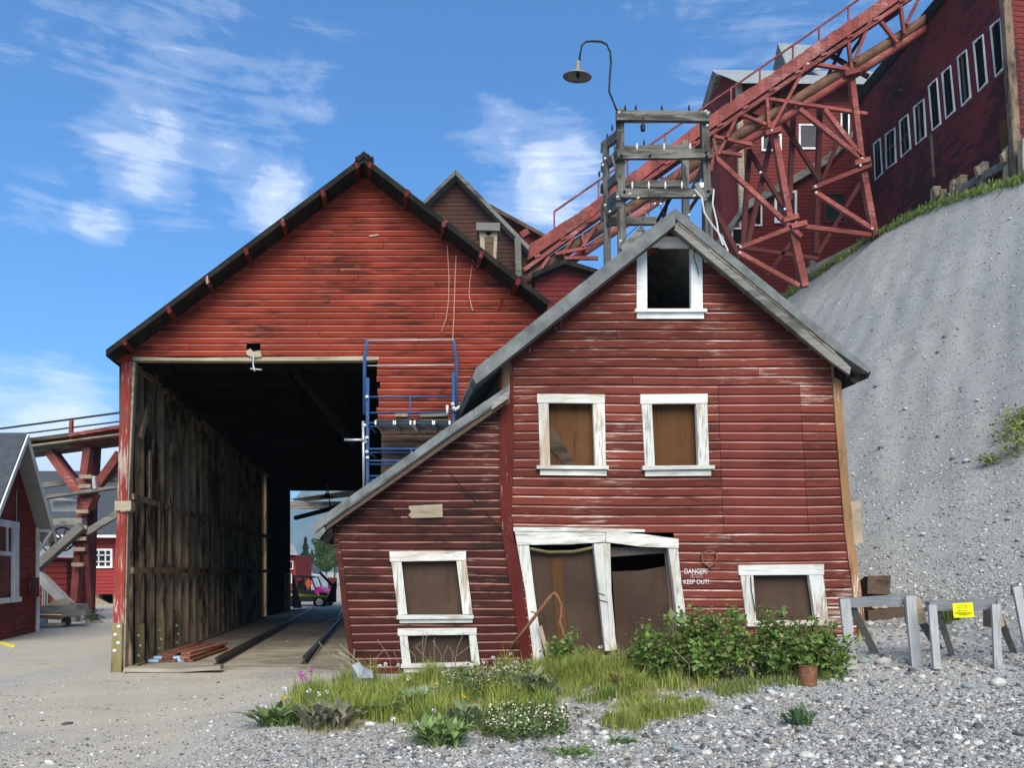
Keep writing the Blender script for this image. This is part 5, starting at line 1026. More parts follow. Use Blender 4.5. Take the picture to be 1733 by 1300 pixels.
for x0, x1, yt, ye, Y, lab in ((498, 528, 960, 972, 58, 'far white gabled cottage left of the row beyond the barn'), (512, 548, 959, 977, 66, 'far red cottage with grey roof right of the row beyond the barn')):
    t = thing('far_cottage', P((x0+x1)/2, 985, Y), lab, 'cottage')
    MB().prism([P(x0, ye, Y), P(x1, ye+2, Y), P(x1, 1000, Y), P(x0, 1000, Y)], (0, 5, 0)).build('wall', M['far_red'] if Y > 60 else M['white_new'], t)
    MB().prism([P(x0-2, ye-1, Y-.4), P((x0+x1)/2-4, yt, Y+2.5), P((x0+x1)/2+2, yt, Y+2.5), P(x1+2, ye+3, Y-.4)], (0, .1, .15)).build('roof', M['roof_pale' if Y < 60 else 'roof_slate'], t)
    for q in (.3, .6, .85): simple_window(t, x0+(x1-x0)*q-2, ye+4, x0+(x1-x0)*q+2, ye+11, Y-.05, .8, pane='glass')
# ------------------------------------------------------------------ leaves, trees, plants (numpy meshes)
def leaf_quads(c, size, nrm=None, asp=.55):
    """small folded leaves: 4 triangles each around centres c (n,3)"""
    n = len(c); a = rng.normal(size=(n, 3)); a[:, 2] *= .6; a /= np.linalg.norm(a, axis=1)[:, None]
    u = rng.normal(size=(n, 3)); u[:, 2] += .8; w = np.cross(a, u); w /= np.linalg.norm(w, axis=1)[:, None]; nn = np.cross(w, a)
    s = size*rng.uniform(.6, 1.3, n)[:, None] if np.isscalar(size) else size[:, None]
    p0 = c-a*s*.5; p1 = c+w*s*asp*.5+nn*s*.12; p2 = c+a*s*.5; p3 = c-w*s*asp*.5+nn*s*.12
    v = np.stack([p0, p1, p2, p3, c], 1).reshape(-1, 3); k = np.arange(n)[:, None]*5
    f = np.concatenate([k+np.array([[0, 4, 1]]), k+np.array([[1, 4, 2]]), k+np.array([[2, 4, 3]]), k+np.array([[3, 4, 0]])]); return v, f
def jcol(base, n, rep, v=.3, h=.12):
    c = np.array(base)[None]*(1+rng.uniform(-v, v, (n, 1)))*(1+rng.uniform(-h, h, (n, 3))); return np.repeat(np.clip(c, 0, 1), rep, 0)
def tree(name, base, h, r, label, kind, col, n=2600):
    base = Vector(base); t = thing(name, base, label, 'tree', 'trees beyond the barn')
    mb = MB().tube([base, base+Vector((.1, 0, h*.5)), base+Vector((0, 0, h*.95))], .1, 7, rs=[h*.02, h*.013, h*.003])
    for k in range(9):
        a = random.uniform(0, 6.28); z = h*random.uniform(.3, .85); q = base+Vector((0, 0, z)); mb.tube([q, q+Vector((math.cos(a)*r*.7, math.sin(a)*r*.7, h*.06))], .03, 5, rs=[h*.008, h*.002])
    mb.build('trunk', M['brown'], t)
    if kind == 'fir':
        z = rng.uniform(.1, 1, n)**.9; lay = (np.sin(z*h*5.5)*.5+.5); R = r*(1-z)*(.55+.55*lay)+.08; a = rng.uniform(0, 6.28, n); q = np.sqrt(rng.uniform(.15, 1, n))*R
        c = np.stack([np.cos(a)*q, np.sin(a)*q, z*h-q*.25], 1)
    else:
        k = 16; cc = np.stack([rng.normal(0, .45*r, k), rng.normal(0, .45*r, k), h*rng.uniform(.28, .92, k)], 1); rr = r*rng.uniform(.25, .5, k); i = rng.integers(0, k, n)
        d_ = rng.normal(size=(n, 3)); d_ /= np.linalg.norm(d_, axis=1)[:, None]; c = cc[i]+d_*(rr[i]*rng.uniform(.4, 1, n)**.5)[:, None]
    v, f = leaf_quads(c+np.array(base), h*.045); np_mesh('crown', v, f, M['leafy'], jcol(col, n, 5, .45), parent=t)
tree('fir_tree', P(517, 978, 118), 6.2, 1.5, 'tall dark fir standing alone beyond the far cottages', 'fir', (.03, .06, .025))
tree('fir_tree', P(528, 978, 128), 4.6, 1.4, 'short dark fir just right of the tall fir beyond the cottages', 'fir', (.035, .065, .03))
for px, Y, h, lab in ((503, 120, 4.6, 'pale leafy tree left of the firs beyond the cottages'), (541, 105, 5.4, 'leafy birch nearest the firs beyond the far opening'), (552, 95, 5.6, 'tall leafy birch right of the far cottages'), (566, 84, 5.4, 'bright leafy birch close to the lean-to eave'),
                      (582, 90, 5.6, 'leafy birch half hidden behind the lean-to corner'), (470, 110, 4.2, 'leafy tree showing through the slit in the barn wall')):
    tree('birch_tree', P(px, 985, Y), h, 1.6, lab, 'birch', (.07, .13, .03), 3000)
# foreground plants
def blades(pts, h, col, name, label=None, w=.006, bend=.35, kind=None, parent=None, cat=None, tipcol=None):
    n = len(pts); a = rng.uniform(0, 6.28, n); hh = h*rng.uniform(.45, 1.15, n) if np.isscalar(h) else h*rng.uniform(.6, 1.15, n)
    dr = np.stack([np.cos(a), np.sin(a), np.zeros(n)], 1); sd_ = np.stack([-np.sin(a), np.cos(a), np.zeros(n)], 1); b_ = bend*rng.uniform(.1, 1, n)[:, None]
    up_ = np.array([0, 0, 1.0])[None]
    p1 = pts+up_*(hh*.55)[:, None]+dr*b_*(hh*.25)[:, None]; p2 = pts+up_*(hh*.95)[:, None]*(1-.25*b_)+dr*b_*(hh*.9)[:, None]
    ww = w*rng.uniform(.6, 1.4, n)[:, None]
    v = np.stack([pts-sd_*ww, pts+sd_*ww, p1+sd_*ww*.75, p1-sd_*ww*.75, p2], 1).reshape(-1, 3); k = np.arange(n)[:, None]*5
    f = np.concatenate([k+np.array([[0, 1, 2]]), k+np.array([[0, 2, 3]]), k+np.array([[3, 2, 4]])])
    return tag(np_mesh(name, v, f, M['grassy'], jcol(col, n, 5, .35, .15), parent=parent), label, cat, None, kind)
def patch(poly, n):
    """random ground points inside a pixel polygon"""
    poly = np.array(poly, float); lo = poly.min(0); hi = poly.max(0); out = []
    while sum(map(len, out)) < n:
        q = rng.uniform(lo, hi, (n*2, 2)); ins = np.zeros(len(q), bool); j = len(poly)-1
        for i in range(len(poly)):
            xi, yi = poly[i]; xj, yj = poly[j]; c = ((yi > q[:, 1]) != (yj > q[:, 1])) & (q[:, 0] < (xj-xi)*(q[:, 1]-yi)/(yj-yi+1e-9)+xi); ins ^= c; j = i
        out.append(q[ins])
    q = np.concatenate(out)[:n]; return gpt(q[:, 0], q[:, 1])
def clump(p, n, k, s):                   # gather points into tufts
    i = rng.integers(0, len(p), k); q = p[i][rng.integers(0, k, n)]+np.c_[rng.normal(0, s, (n, 2)), np.zeros(n)]
    q[:, 2] = G(q[:, 0], q[:, 1])-.01; return q
main = [(470, 1200), (520, 1165), (600, 1150), (700, 1152), (840, 1140), (900, 1130), (1000, 1125), (1080, 1130), (1170, 1150), (1260, 1160), (1240, 1172), (1120, 1175), (1060, 1180), (960, 1195), (900, 1215), (820, 1225), (760, 1235), (690, 1228), (620, 1225), (520, 1228)]
def tufts(poly, k, n, s0, h0):
    """k tufts of unequal spread and height; returns blade feet and heights"""
    c = patch(poly, k); w_ = rng.lognormal(0, .7, k); i = rng.choice(k, n, p=w_/w_.sum()); sp = s0*(.5+.5*w_[i]**.5)
    q = c[i]+np.c_[rng.normal(0, 1, (n, 2))*sp[:, None], np.zeros(n)]; q[:, 2] = G(q[:, 0], q[:, 1])-.01
    ht_ = h0*rng.uniform(.55, 1.35, k)[i]*np.clip(1.15-.35*np.hypot(q[:, 0]-c[i][:, 0], q[:, 1]-c[i][:, 1])/sp, .3, 1.2); return q, ht_
wide = [(440, 1215), (520, 1160), (640, 1150), (860, 1135), (1000, 1125), (1090, 1130), (1290, 1165), (1230, 1190), (1160, 1185), (1060, 1192), (980, 1215), (900, 1240), (760, 1262), (660, 1236), (560, 1245)]
for poly, k_, n_, s0, h0, col_, w_, lab in ((main, 160, 16000, .085, .28, (.33, .37, .08), .0042, 'yellow green grass tufts before the house'), (main, 100, 7500, .07, .22, (.2, .27, .065), .0042, 'darker green grass tufts before the house'),
        (wide, 80, 3200, .08, .15, (.42, .37, .16), .0035, 'dry straw coloured grass among the green'), (wide, 110, 2600, .06, .09, (.26, .25, .09), .0035, 'thin low grass thinning out into the gravel'),
        ([(1000, 1225), (1030, 1190), (1110, 1185), (1195, 1195), (1190, 1205), (1120, 1225), (1040, 1238)], 22, 3600, .075, .18, (.3, .34, .08), .0042, 'bright green grass clump in the gravel'),
        ([(905, 1130), (1075, 1120), (1075, 1160), (905, 1165)], 34, 4600, .075, .3, (.31, .34, .075), .004, 'tall bright grass at the foot of the doorway')):
    q, hh_ = tufts(poly, k_, n_, s0, h0); blades(q, hh_, col_, 'grass', lab, w=w_, bend=.8, kind='stuff', cat='grass')
blades(clump(patch([(1200, 1165), (1430, 1140), (1425, 1150), (1300, 1165), (1215, 1185)], 300), 1300, 34, .06), .12, (.2, .25, .07), 'grass', 'short grass fringe under the shrub', kind='stuff', cat='grass')
# thin green strip along the crest, and a few tufts on the slope
cu = np.interp(rng.uniform(0, 1, 700), [0, 1], [1.9, 5.1]); cp_ = hill_pt(cu, np.clip(1.0-np.abs(rng.normal(0, .012, 700)), 0, 1)); q = np.repeat(cp_, 14, 0)+np.c_[rng.normal(0, .22, (9800, 2)), np.zeros(9800)]
blades(q-np.array([0, 0, .08]), .2, (.16, .21, .05), 'grass', 'green grass strip along the scree crest', w=.025, kind='stuff', cat='grass')
def shrub(name, px, py, w, h, label, n, col, size=.056, group=None, cat='shrub', depth=.5, flowers=0, off=0.0):
    n = int(n*1.35); b_ = gp(px, py)+Vector((0, off, 0)); s_ = b_.y/F; R = w*s_/2; Hh = h*s_; t_o = thing(name, b_, label, cat, group)
    mb = MB(); cs = []; ns = max(12, int(w*.34)); per = int(n/ns)
    for k in range(ns):
        x0 = random.uniform(-.85, .85)*R; y0 = random.uniform(-.7, .5)*R*depth; top_ = Hh*math.sqrt(max(.12, 1-(x0/R)**2*.85))*random.uniform(.45, 1.12); lean_ = Vector((x0*.25+random.uniform(-.12, .12), random.uniform(-.16, .08), 0))
        b0 = b_+Vector((x0, y0, 0)); b0.z = gz(b0.x, b0.y)-.02; p1 = b0+lean_*.4+Vector((0, 0, top_*.62)); p2 = b0+lean_+Vector((0, 0, top_)); p3 = p2+lean_*.5+Vector((0, 0, -.02))
        mb.tube([b0, p1, p2, p3], .005, 4)
        t = rng.uniform(.15, 1, per)**.7; q = np.where((t < .6)[:, None], np.array(b0)+(np.array(p1)-np.array(b0))*(t/.6)[:, None], np.array(p1)+(np.array(p2)-np.array(p1))*((t-.6)/.4)[:, None]); cs.append(q+rng.normal(0, .05, (per, 3)))
    mb.build('stem', M['brown'], t_o); c = np.concatenate(cs); n = len(c)
    v, f = leaf_quads(c, size*rng.lognormal(0, .35, n), asp=.6); cc_ = jcol(col, n, 5, .45, .18); dead = np.repeat(rng.uniform(0, 1, n) < .03, 5); cc_[dead] = (.3, .22, .08)
    np_mesh('foliage', v, f, M['leafy'], cc_, parent=t_o); return t_o
shrub('leafy_shrub', 1155, 1150, 150, 112, 'left lobe of the dense green bramble below the warning', 2200, (.15, .23, .05))
shrub('leafy_shrub', 1255, 1150, 170, 122, 'tallest green bramble between the doorway and low window', 2800, (.165, .245, .055))
shrub('leafy_shrub', 1355, 1148, 150, 98, 'right green bramble under the low window by the sawhorse', 2400, (.15, .23, .05))
shrub('leafy_shrub', 1110, 1140, 80, 75, 'small leafy bramble at the right door jamb', 900, (.165, .245, .055))
shrub('leafy_shrub', 950, 1130, 60, 62, 'small leafy sprig before the left door leaf', 420, (.16, .25, .055))
for px, py, w, h, lab in ((1722, 770, 80, 60, 'green shrub on the scree at the right edge'), (1728, 725, 50, 36, 'upper green shrub on the scree at the right edge'), (1668, 790, 34, 18, 'tiny green sprig on the scree left of the edge shrubs')):
    b_ = hill_px(px, py); t = thing('slope_shrub', b_, lab, 'shrub'); s_ = b_.y/F; n = 420 if w > 40 else 90; c = rng.normal(size=(n, 3))*np.array([w*s_*.3, w*s_*.2, h*s_*.3])+np.array([0, -.1, h*s_*.45])
    v, f = leaf_quads(c+np.array(b_), .1, asp=.4); np_mesh('foliage', v, f, M['leafy'], jcol((.26, .28, .08), n, 5, .4), parent=t)
    MB().tube([b_, b_+Vector((0, 0, h*s_*.6))], .02, 5).build('stem', M['brown'], t)
def weed(px, py, w, h, label, col, n=46, name='broadleaf_weed'):
    b_ = gp(px, py); s_ = b_.y/F; t = thing(name, b_, label, 'weed', 'dark broad leaved weeds')
    vs = []; fs = []; cols = []
    for k in range(n):
        a = random.uniform(0, 6.28); L = h*s_*random.uniform(.6, 1.2); r_ = w*s_*.5*random.uniform(.3, 1.0); o = b_+Vector((random.uniform(-.5, .5)*w*s_*.55, random.uniform(-.35, .35)*w*s_*.5, -.01)); d_ = Vector((math.cos(a), math.sin(a), 0)); sd_ = Vector((-d_.y, d_.x, 0)); ww = L*random.uniform(.06, .11)
        pr = [(0, .25), (.35, .9), (.7, 1.0), (1.0, .05)]; b0 = len(vs); cc = np.array(col)*random.uniform(.6, 1.4)
        for q, wd_ in pr:
            c = o+d_*(r_*1.0*q**1.2)+Vector((0, 0, L*(q-.42*q*q*random.uniform(.6, 1.5)))); wv = random.uniform(.8, 1.2)
            vs += [c-sd_*ww*wd_*wv+Vector((0, 0, ww*.35*wd_)), c, c+sd_*ww*wd_*wv+Vector((0, 0, ww*.35*wd_))]; cols += [cc]*3
        for q in range(3):
            for j in range(2): fs.append((b0+3*q+j, b0+3*q+j+1, b0+3*q+4+j, b0+3*q+3+j))
    np_mesh('foliage', [list(v) for v in vs], fs, M['leafy'], np.array(cols), parent=t)
    MB().tube([b_, b_+Vector((0, 0, h*s_*.5))], .006, 5).build('stem', M['olive'], t)
for a in ((470, 1228, 110, 50, 'dark low weed at the left end of the grass', (0.173, 0.256, 0.081), 105), (555, 1232, 110, 62, 'purplish grey weed second from the left end', (0.259, 0.246, 0.149), 120), (640, 1215, 90, 44, 'green dock weed in the middle left of the grass', (0.208, 0.309, 0.095), 69),
          (745, 1262, 120, 62, 'weed nearest the camera at the grass front', (0.208, 0.293, 0.095), 114), (790, 1235, 90, 66, 'spiky grey green weed behind the front weed', (0.243, 0.293, 0.135), 84), (905, 1185, 90, 70, 'grey brown weed before the doorway', (0.224, 0.241, 0.121), 90),
          (975, 1280, 100, 26, 'flat weed alone in gravel below the grass', (0.173, 0.274, 0.081), 60), (1048, 1259, 60, 20, 'smallest flat weed in the gravel', (0.155, 0.274, 0.081), 39), (1352, 1228, 62, 44, 'dark rosette weed standing alone in gravel at right', (0.121, 0.188, 0.081), 69),
          (1060, 1165, 70, 40, 'reddish weed at the grass edge below the shrub', (0.312, 0.256, 0.095), 54), (700, 1195, 80, 40, 'low dark weed beneath the lean-to window', (0.189, 0.293, 0.095), 66)):
    weed(*a)
def blossom_patch(poly, n, nb, label, col, hgt):
    pts = patch(poly, n); b_ = Vector(pts.mean(0).tolist()); t = thing('blossom_patch', b_, label, 'flowers')
    c = pts+np.c_[np.zeros((n, 2)), rng.uniform(.02, hgt, n)]; v, f = leaf_quads(c, .045, asp=.7); np_mesh('foliage', v, f, M['leafy'], jcol((.1, .15, .035), n, 5, .4), parent=t)
    p2 = patch(poly, nb)+np.c_[np.zeros((nb, 2)), rng.uniform(hgt*.6, hgt*1.15, nb)]; v, f = leaf_quads(p2, .02, asp=1.0); tag(np_mesh('blossom', v, f, M['petal'], jcol(col, nb, 5, .12, .05), parent=t), kind='stuff')
blossom_patch([(815, 1252), (830, 1215), (880, 1208), (960, 1225), (965, 1245), (920, 1258), (850, 1262)], 1400, 480, 'creamy white clover patch at the gravel edge', (.75, .7, .5), .15)
blossom_patch([(740, 1170), (800, 1150), (900, 1150), (900, 1178), (820, 1190), (760, 1188)], 1300, 430, 'pink and white blossom patch beneath the lean-to window', (.7, .5, .45), .24)
# single flowers on stems
def flower(px, py, h, col, r, label, group, name):
    b_ = gp(px, py+h); s_ = b_.y/F; t = thing(name, b_, label, 'flower', group); top_ = b_+Vector((random.uniform(-.04, .04), 0, h*s_))
    MB().tube([b_, b_.lerp(top_, .5)+Vector((.01, 0, 0)), top_], .0035, 4).build('stem', M['olive'], t)
    n = 14; a = np.linspace(0, 6.28, n, endpoint=False); d_ = np.stack([np.cos(a), -.5+.3*np.sin(2*a), np.sin(a)], 1)*r*rng.uniform(.5, 1, (n, 1)); v, f = leaf_quads(np.array(top_)+d_, r*1.1, asp=.8)
    np_mesh('blossom', v, f, M['petal'], jcol(col, n, 5, .1, .03), parent=t)
WH = [(524, 1170), (545, 1175), (556, 1172), (478, 1166), (453, 1198), (655, 1110), (640, 1128), (652, 1125), (674, 1126), (692, 1148), (662, 1218), (730, 1203), (708, 1225), (802, 1150), (822, 1120), (838, 1114), (866, 1120), (862, 1107), (906, 1090), (948, 1098), (964, 1100), (985, 1102), (1012, 1095), (1114, 1116), (1250, 1104), (1271, 1104), (1268, 1072), (1060, 1122), (874, 1160), (890, 1168), (890, 1118), (1215, 1118)]
for px, py in WH: flower(px, py, 24, (.82, .82, .78), .022, 'small white flower head on a thin stem in the grass', 'white flowers in the grass', 'white_flower')
for px, py in ((734, 1160), (786, 1178), (486, 1181)): flower(px, py, 20, (.8, .55, .02), .02, 'small yellow flower in the grass', 'yellow flowers in the grass', 'yellow_flower')
for px, py in ((508, 1145), (514, 1140), (525, 1134), (512, 1150)): flower(px, py, 30, (.55, .12, .42), .032, 'magenta fireweed bloom at the left corner of the lean-to', 'fireweed blooms', 'fireweed')
for k in range(26):
    px, py = random.choice([(560, 1150), (600, 1140), (690, 1140), (740, 1125), (960, 1120), (1020, 1130), (1160, 1150)]); px += random.uniform(-35, 35); b_ = gp(px, py+22); L = random.uniform(.25, .6)
    MB().tube([b_, b_+Vector((random.uniform(-.06, .06), 0, L*.6)), b_+Vector((random.uniform(-.22, .22), 0, L))], .003, 4).build('dry_stalk', M['tan'], label='thin dry grass stalk rising from the grass before the house', cat='stalk', group='dry stalks in the grass')
# ------------------------------------------------------------------ stones
PHI = (1+5**.5)/2
ICO = np.array([(-1, PHI, 0), (1, PHI, 0), (-1, -PHI, 0), (1, -PHI, 0), (0, -1, PHI), (0, 1, PHI), (0, -1, -PHI), (0, 1, -PHI), (PHI, 0, -1), (PHI, 0, 1), (-PHI, 0, -1), (-PHI, 0, 1)])/1.9
ICF = np.array([(0, 11, 5), (0, 5, 1), (0, 1, 7), (0, 7, 10), (0, 10, 11), (1, 5, 9), (5, 11, 4), (11, 10, 2), (10, 7, 6), (7, 1, 8), (3, 9, 4), (3, 4, 2), (3, 2, 6), (3, 6, 8), (3, 8, 9), (4, 9, 5), (2, 4, 11), (6, 2, 10), (8, 6, 7), (9, 8, 1)])
OCT = np.array([(1, 0, 0), (-1, 0, 0), (0, 1, 0), (0, -1, 0), (0, 0, 1), (0, 0, -1)], float); OCF = np.array([(0, 2, 4), (2, 1, 4), (1, 3, 4), (3, 0, 4), (2, 0, 5), (1, 2, 5), (3, 1, 5), (0, 3, 5)])
def stones(pts, size, name, label, tmpl='oct', flat=.6, pal=None):
    size = np.minimum(size, np.median(size)*2.6); V, Fc = (OCT, OCF) if tmpl == 'oct' else (ICO, ICF); n = len(pts); m = len(V)
    a = rng.uniform(0, 6.28, n); ca, sa = np.cos(a), np.sin(a); sc = size[:, None]*np.stack([rng.uniform(.7, 1.3, n), rng.uniform(.6, 1.1, n), flat*rng.uniform(.6, 1.2, n)], 1)
    v = V[None]*(1+rng.uniform(-.28, .28, (n, m, 3)))*sc[:, None]; tl = rng.uniform(-.5, .5, (n, 1)); v[..., 2] += v[..., 0]*tl
    x = v[..., 0]*ca[:, None]-v[..., 1]*sa[:, None]; y = v[..., 0]*sa[:, None]+v[..., 1]*ca[:, None]; v = np.stack([x, y, v[..., 2]], -1)+pts[:, None]
    f = (Fc[None]+(np.arange(n)*m)[:, None, None]).reshape(-1, 3); pal = np.array(pal if pal is not None else [(.4, .39, .36), (.26, .26, .245), (.5, .49, .45), (.1, .1, .1), (.64, .62, .57), (.28, .29, .275), (.38, .34, .28), (.16, .165, .16), (.34, .32, .28), (.3, .29, .265)])
    c = pal[rng.integers(0, len(pal), n)]*rng.uniform(.7, 1.2, (n, 1))
    return tag(np_mesh(name, v.reshape(-1, 3), f, M['stone'], np.repeat(c, m, 0)), label, 'gravel', None, 'stuff')
def scatter(n, dens):
    q = np.c_[rng.uniform(-150, 1900, n*3), 1040+rng.uniform(0, 1, n*3)**.75*320]; q = q[rng.uniform(0, 1, len(q)) < dens(q[:, 0], q[:, 1])][:n]; p = gpt(q[:, 0], q[:, 1])
    inhouse = ((p[:, 1] > 9.95) & (p[:, 0] > -2.35) & (p[:, 0] < 4.5)) | ((p[:, 1] > 12.1) & (p[:, 0] < 1)); return p[~inhouse]
dn = lambda x, y: np.clip(.2+.9*sstep((x-650)/350)+.9*sstep((y-1190)/70)*sstep((x-250)/350)+.2*sstep((y-1200)/90), 0, 1)
def patchy(f): return lambda x, y: f(x, y)*np.clip(.35+1.1*(.5+.5*np.sin(x*.013+1.7*np.sin(y*.021)+2.2)*np.sin(y*.037+x*.006)), .12, 1)
p = scatter(60000, patchy(dn)); stones(p, rng.lognormal(math.log(.0108), .48, len(p)), 'pebbles', 'loose grey and white pebbles of the yard')
p = scatter(7000, lambda x, y: np.clip(.03+1.0*sstep((x-750)/350)+.5*sstep((y-1210)/60)*sstep((x-350)/300), 0, 1)); p[:, 2] += .004; stones(p, rng.lognormal(math.log(.02), .5, len(p)), 'gravel', 'coarser grey gravel stones on the yard', 'ico')
u = np.interp(rng.uniform(0, 1, 15000), [0, 1], [1.8, 5.6]); t_ = rng.uniform(0, 1, 15000)**3; p = hill_pt(u, t_); stones(p, .004+.0009*p[:, 1]*rng.lognormal(0, .55, len(p)), 'scree_stones', 'loose grey stones covering the scree slope', pal=[(.34, .335, .32), (.42, .415, .395), (.26, .257, .248), (.58, .57, .54), (.36, .355, .34)])
u = np.interp(rng.uniform(0, 1, 2200), [0, 1], [1.9, 5.6]); t_ = np.abs(rng.normal(0, .14, 2200)); p = hill_pt(u, np.clip(t_, 0, 1))
u2 = np.interp(rng.uniform(0, 1, 5000), [0, 1], [2.0, 6.2]); p = np.concatenate([p, apron(u2, rng.uniform(.2, 1, 5000))]); stones(p, rng.lognormal(math.log(.016), .55, len(p)), 'slope_rubble', 'mixed rubble gathered at the foot of the scree', 'ico', pal=[(.34, .33, .31), (.42, .41, .38), (.26, .255, .245), (.52, .5, .46), (.17, .17, .163)])
# rocks that can be told apart
ROCKS = [(1462, 1122, 26, 'teal grey rock at the left sawhorse, left of a pair'), (1495, 1124, 34, 'large slanted rock between the left sawhorse legs'), (1515, 1135, 18, 'pale rock under the left sawhorse'), (1530, 1122, 20, 'flat blue grey rock right of the slanted rock'), (1470, 1208, 24, 'dark round rock in the gravel at right'),
         (1120, 1228, 24, 'brown grey rock below the bright grass clump'), (1147, 1270, 26, 'bluish rock near the bottom centre'), (1115, 1288, 26, 'dark brown rock at the bottom centre'), (1160, 1287, 22, 'light bluish rock beside the dark bottom rock'), (1195, 1278, 28, 'pale flat rock at the bottom right of centre'),
         (1112, 1180, 20, 'small grey rock at the edge of the grass'), (1315, 1168, 18, 'bluish rock left of the rusty can'), (1365, 1283, 34, 'wide cream rock at the bottom right'), (1420, 1250, 18, 'cream stone in the gravel at right'), (1560, 1148, 20, 'angular pale rock before the middle of the sawhorses'), (1690, 1160, 36, 'long grey slab below the right sawhorse'),
         (1640, 1165, 28, 'greenish slab left of the long slab'), (1475, 1060, 22, 'pale rock at the house corner log'), (1405, 1160, 18, 'round grey rock right of the rusty can'), (1176, 1252, 20, 'white rock among the pebbles at centre'), (1575, 1235, 22, 'grey rock low in the right gravel'), (1655, 1262, 26, 'pale grey rock at the lower right'), (530, 1262, 18, 'grey rock before the left weeds'), (1280, 1295, 24, 'dark flat stone at the bottom edge')]
for k, (px, py, w, lab) in enumerate(ROCKS):
    b_ = np.array(gp(px, py)); s_ = w*b_[1]/F*.5; v = ICO*(1+rng.uniform(-.2, .2, (12, 3)))*np.array([1.0, .7, .55])*s_; a = random.uniform(-.4, .4); v[:, 2] += v[:, 0]*math.sin(a)*.4; v += b_+np.array([0, 0, s_*.22])
    c = [(.28, .3, .29), (.38, .37, .34), (.2, .19, .18), (.5, .48, .43)][k % 4]
    if 'teal' in lab or 'blu' in lab or 'green' in lab: c = (.24, .28, .28)
    if 'cream' in lab or 'pale' in lab or 'white' in lab: c = (.52, .5, .44)
    if 'dark' in lab or 'brown' in lab: c = (.15, .14, .13)
    o = np_mesh('rock', v, ICF, M['stone'], np.tile(np.array(c), (12, 1)), base=tuple(b_)); tag(o, lab, 'rock', 'loose rocks on the gravel')
    bm = o.modifiers.new('facet', 'BEVEL'); bm.width = s_*.12; bm.segments = 1
for px, py, w in ((1530, 690, 9), (1478, 655, 8), (1598, 570, 10), (1586, 596, 8), (1650, 680, 10), (1583, 738, 9), (1487, 758, 12), (1610, 778, 12), (1635, 782, 14), (1560, 905, 12), (1705, 880, 12), (1660, 950, 14), (1720, 918, 12), (1545, 590, 7), (1690, 430, 9), (1710, 372, 8), (1475, 560, 7), (1502, 880, 8)):
    b_ = np.array(hill_px(px, py)); s_ = w*b_[1]/F*.5; v = ICO*(1+rng.uniform(-.25, .25, (12, 3)))*np.array([1.0, .7, .55])*s_+b_+np.array([0, -.05, s_*.15])
    o = np_mesh('slope_rock', v, ICF, M['stone'], np.tile(np.array([(.5, .49, .46), (.36, .36, .35), (.14, .14, .14)][int(px) % 3]), (12, 1)), base=tuple(b_)); tag(o, 'loose stone lying on the grey scree slope', 'rock', 'stones on the scree slope')
# ------------------------------------------------------------------ sawhorses, sign, timbers, can, scrap
def sawhorse(name, label, beam, fl, fr, rl_, rr2, gus, bx='dgrey'):
    """pixel feet: fl, fr front legs (top,bottom), rl_, rr2 rear legs; everything at the depth of the front feet"""
    f0 = gp(*fl[1]); f1 = gp(*fr[1]); Y0 = (f0.y+f1.y)/2; t = thing(name, (f0+f1)/2, label, 'sawhorse', 'grey wooden sawhorses by the house corner')
    k = Y0/F
    MB().beam(P(*beam[0], Y0+.05), P(*beam[1], Y0+.05), .09, beam[2]*k, seg=4, jit=.004).build('beam', M[bx], t)
    for (a, b_), g in ((fl, f0), (fr, f1)):
        q = P(*b_, Y0); q.z = min(q.z, gz(q.x, Y0)+.01); MB().beam(P(*a, Y0-.06), q-Vector((0, .1, 0)), .036, beam[3]*k, up=(1, 0, 0), seg=3, jit=.003).build('leg', M['pale'], t)
    for a, b_ in (rl_, rr2):
        Yr = Y0+.55; q = P(*b_, Yr); q.z = gz(q.x, Yr)-.02; MB().beam(P(*a, Y0+.1), q, .036, beam[3]*.75*k, up=(1, 0, 0), seg=2, jit=.003).build('leg', M['rack_v'], t)  # rear legs in darker wood: their shade put into the colour
    MB().prism([P(*g, Y0-.02) for g in gus], (0.02, .3, 0)).build('gusset', M['tan'], t)
    return t, Y0
sawhorse('sawhorse', 'left sawhorse of weathered planks against the house corner', ((1422, 1021), (1550, 1014), 17, 17), ((1429, 1014), (1435, 1130)), ((1540, 1009), (1543, 1129)), ((1443, 1030), (1482, 1112)), ((1552, 1040), (1590, 1112)), [(1549, 1010), (1557, 1012), (1568, 1055), (1551, 1058)])
t2, Y2_ = sawhorse('sawhorse', 'middle sawhorse carrying the yellow notice', ((1570, 1027), (1688, 1023), 17, 13), ((1577, 1024), (1577, 1130)), ((1684, 1023), (1679, 1131)), ((1588, 1036), (1612, 1114)), ((1692, 1045), (1716, 1114)), [(1688, 1016), (1693, 1022), (1701, 1060), (1689, 1064)])
sawhorse('sawhorse', 'right sawhorse cut by the picture edge', ((1715, 1000), (1850, 998), 17, 14), ((1720, 993), (1736, 1125)), ((1840, 992), (1845, 1128)), ((1732, 1010), (1760, 1100)), ((1850, 1010), (1875, 1100)), [(1845, 995), (1850, 1000), (1862, 1040), (1846, 1042)])
sg = MB().prism([P(*q, Y2_-.13) for q in ((1612, 1022), (1646, 1020), (1648.5, 1045), (1614.5, 1046))], (0, .006, 0)).build('notice_sign', M['yellow'], label='bright yellow notice fixed to the middle sawhorse', cat='sign')
for s_, bx, sl_ in (('No Passing', (1620, 1024, 1637, 1027.2), -.8), ('Beyond This', (1619.5, 1028, 1639, 1031), -.8), ('Barricade', (1622.5, 1032, 1637.5, 1035), -.6)): text(sg, s_, bx, Y2_-.138, M['ink'], slope=sl_)
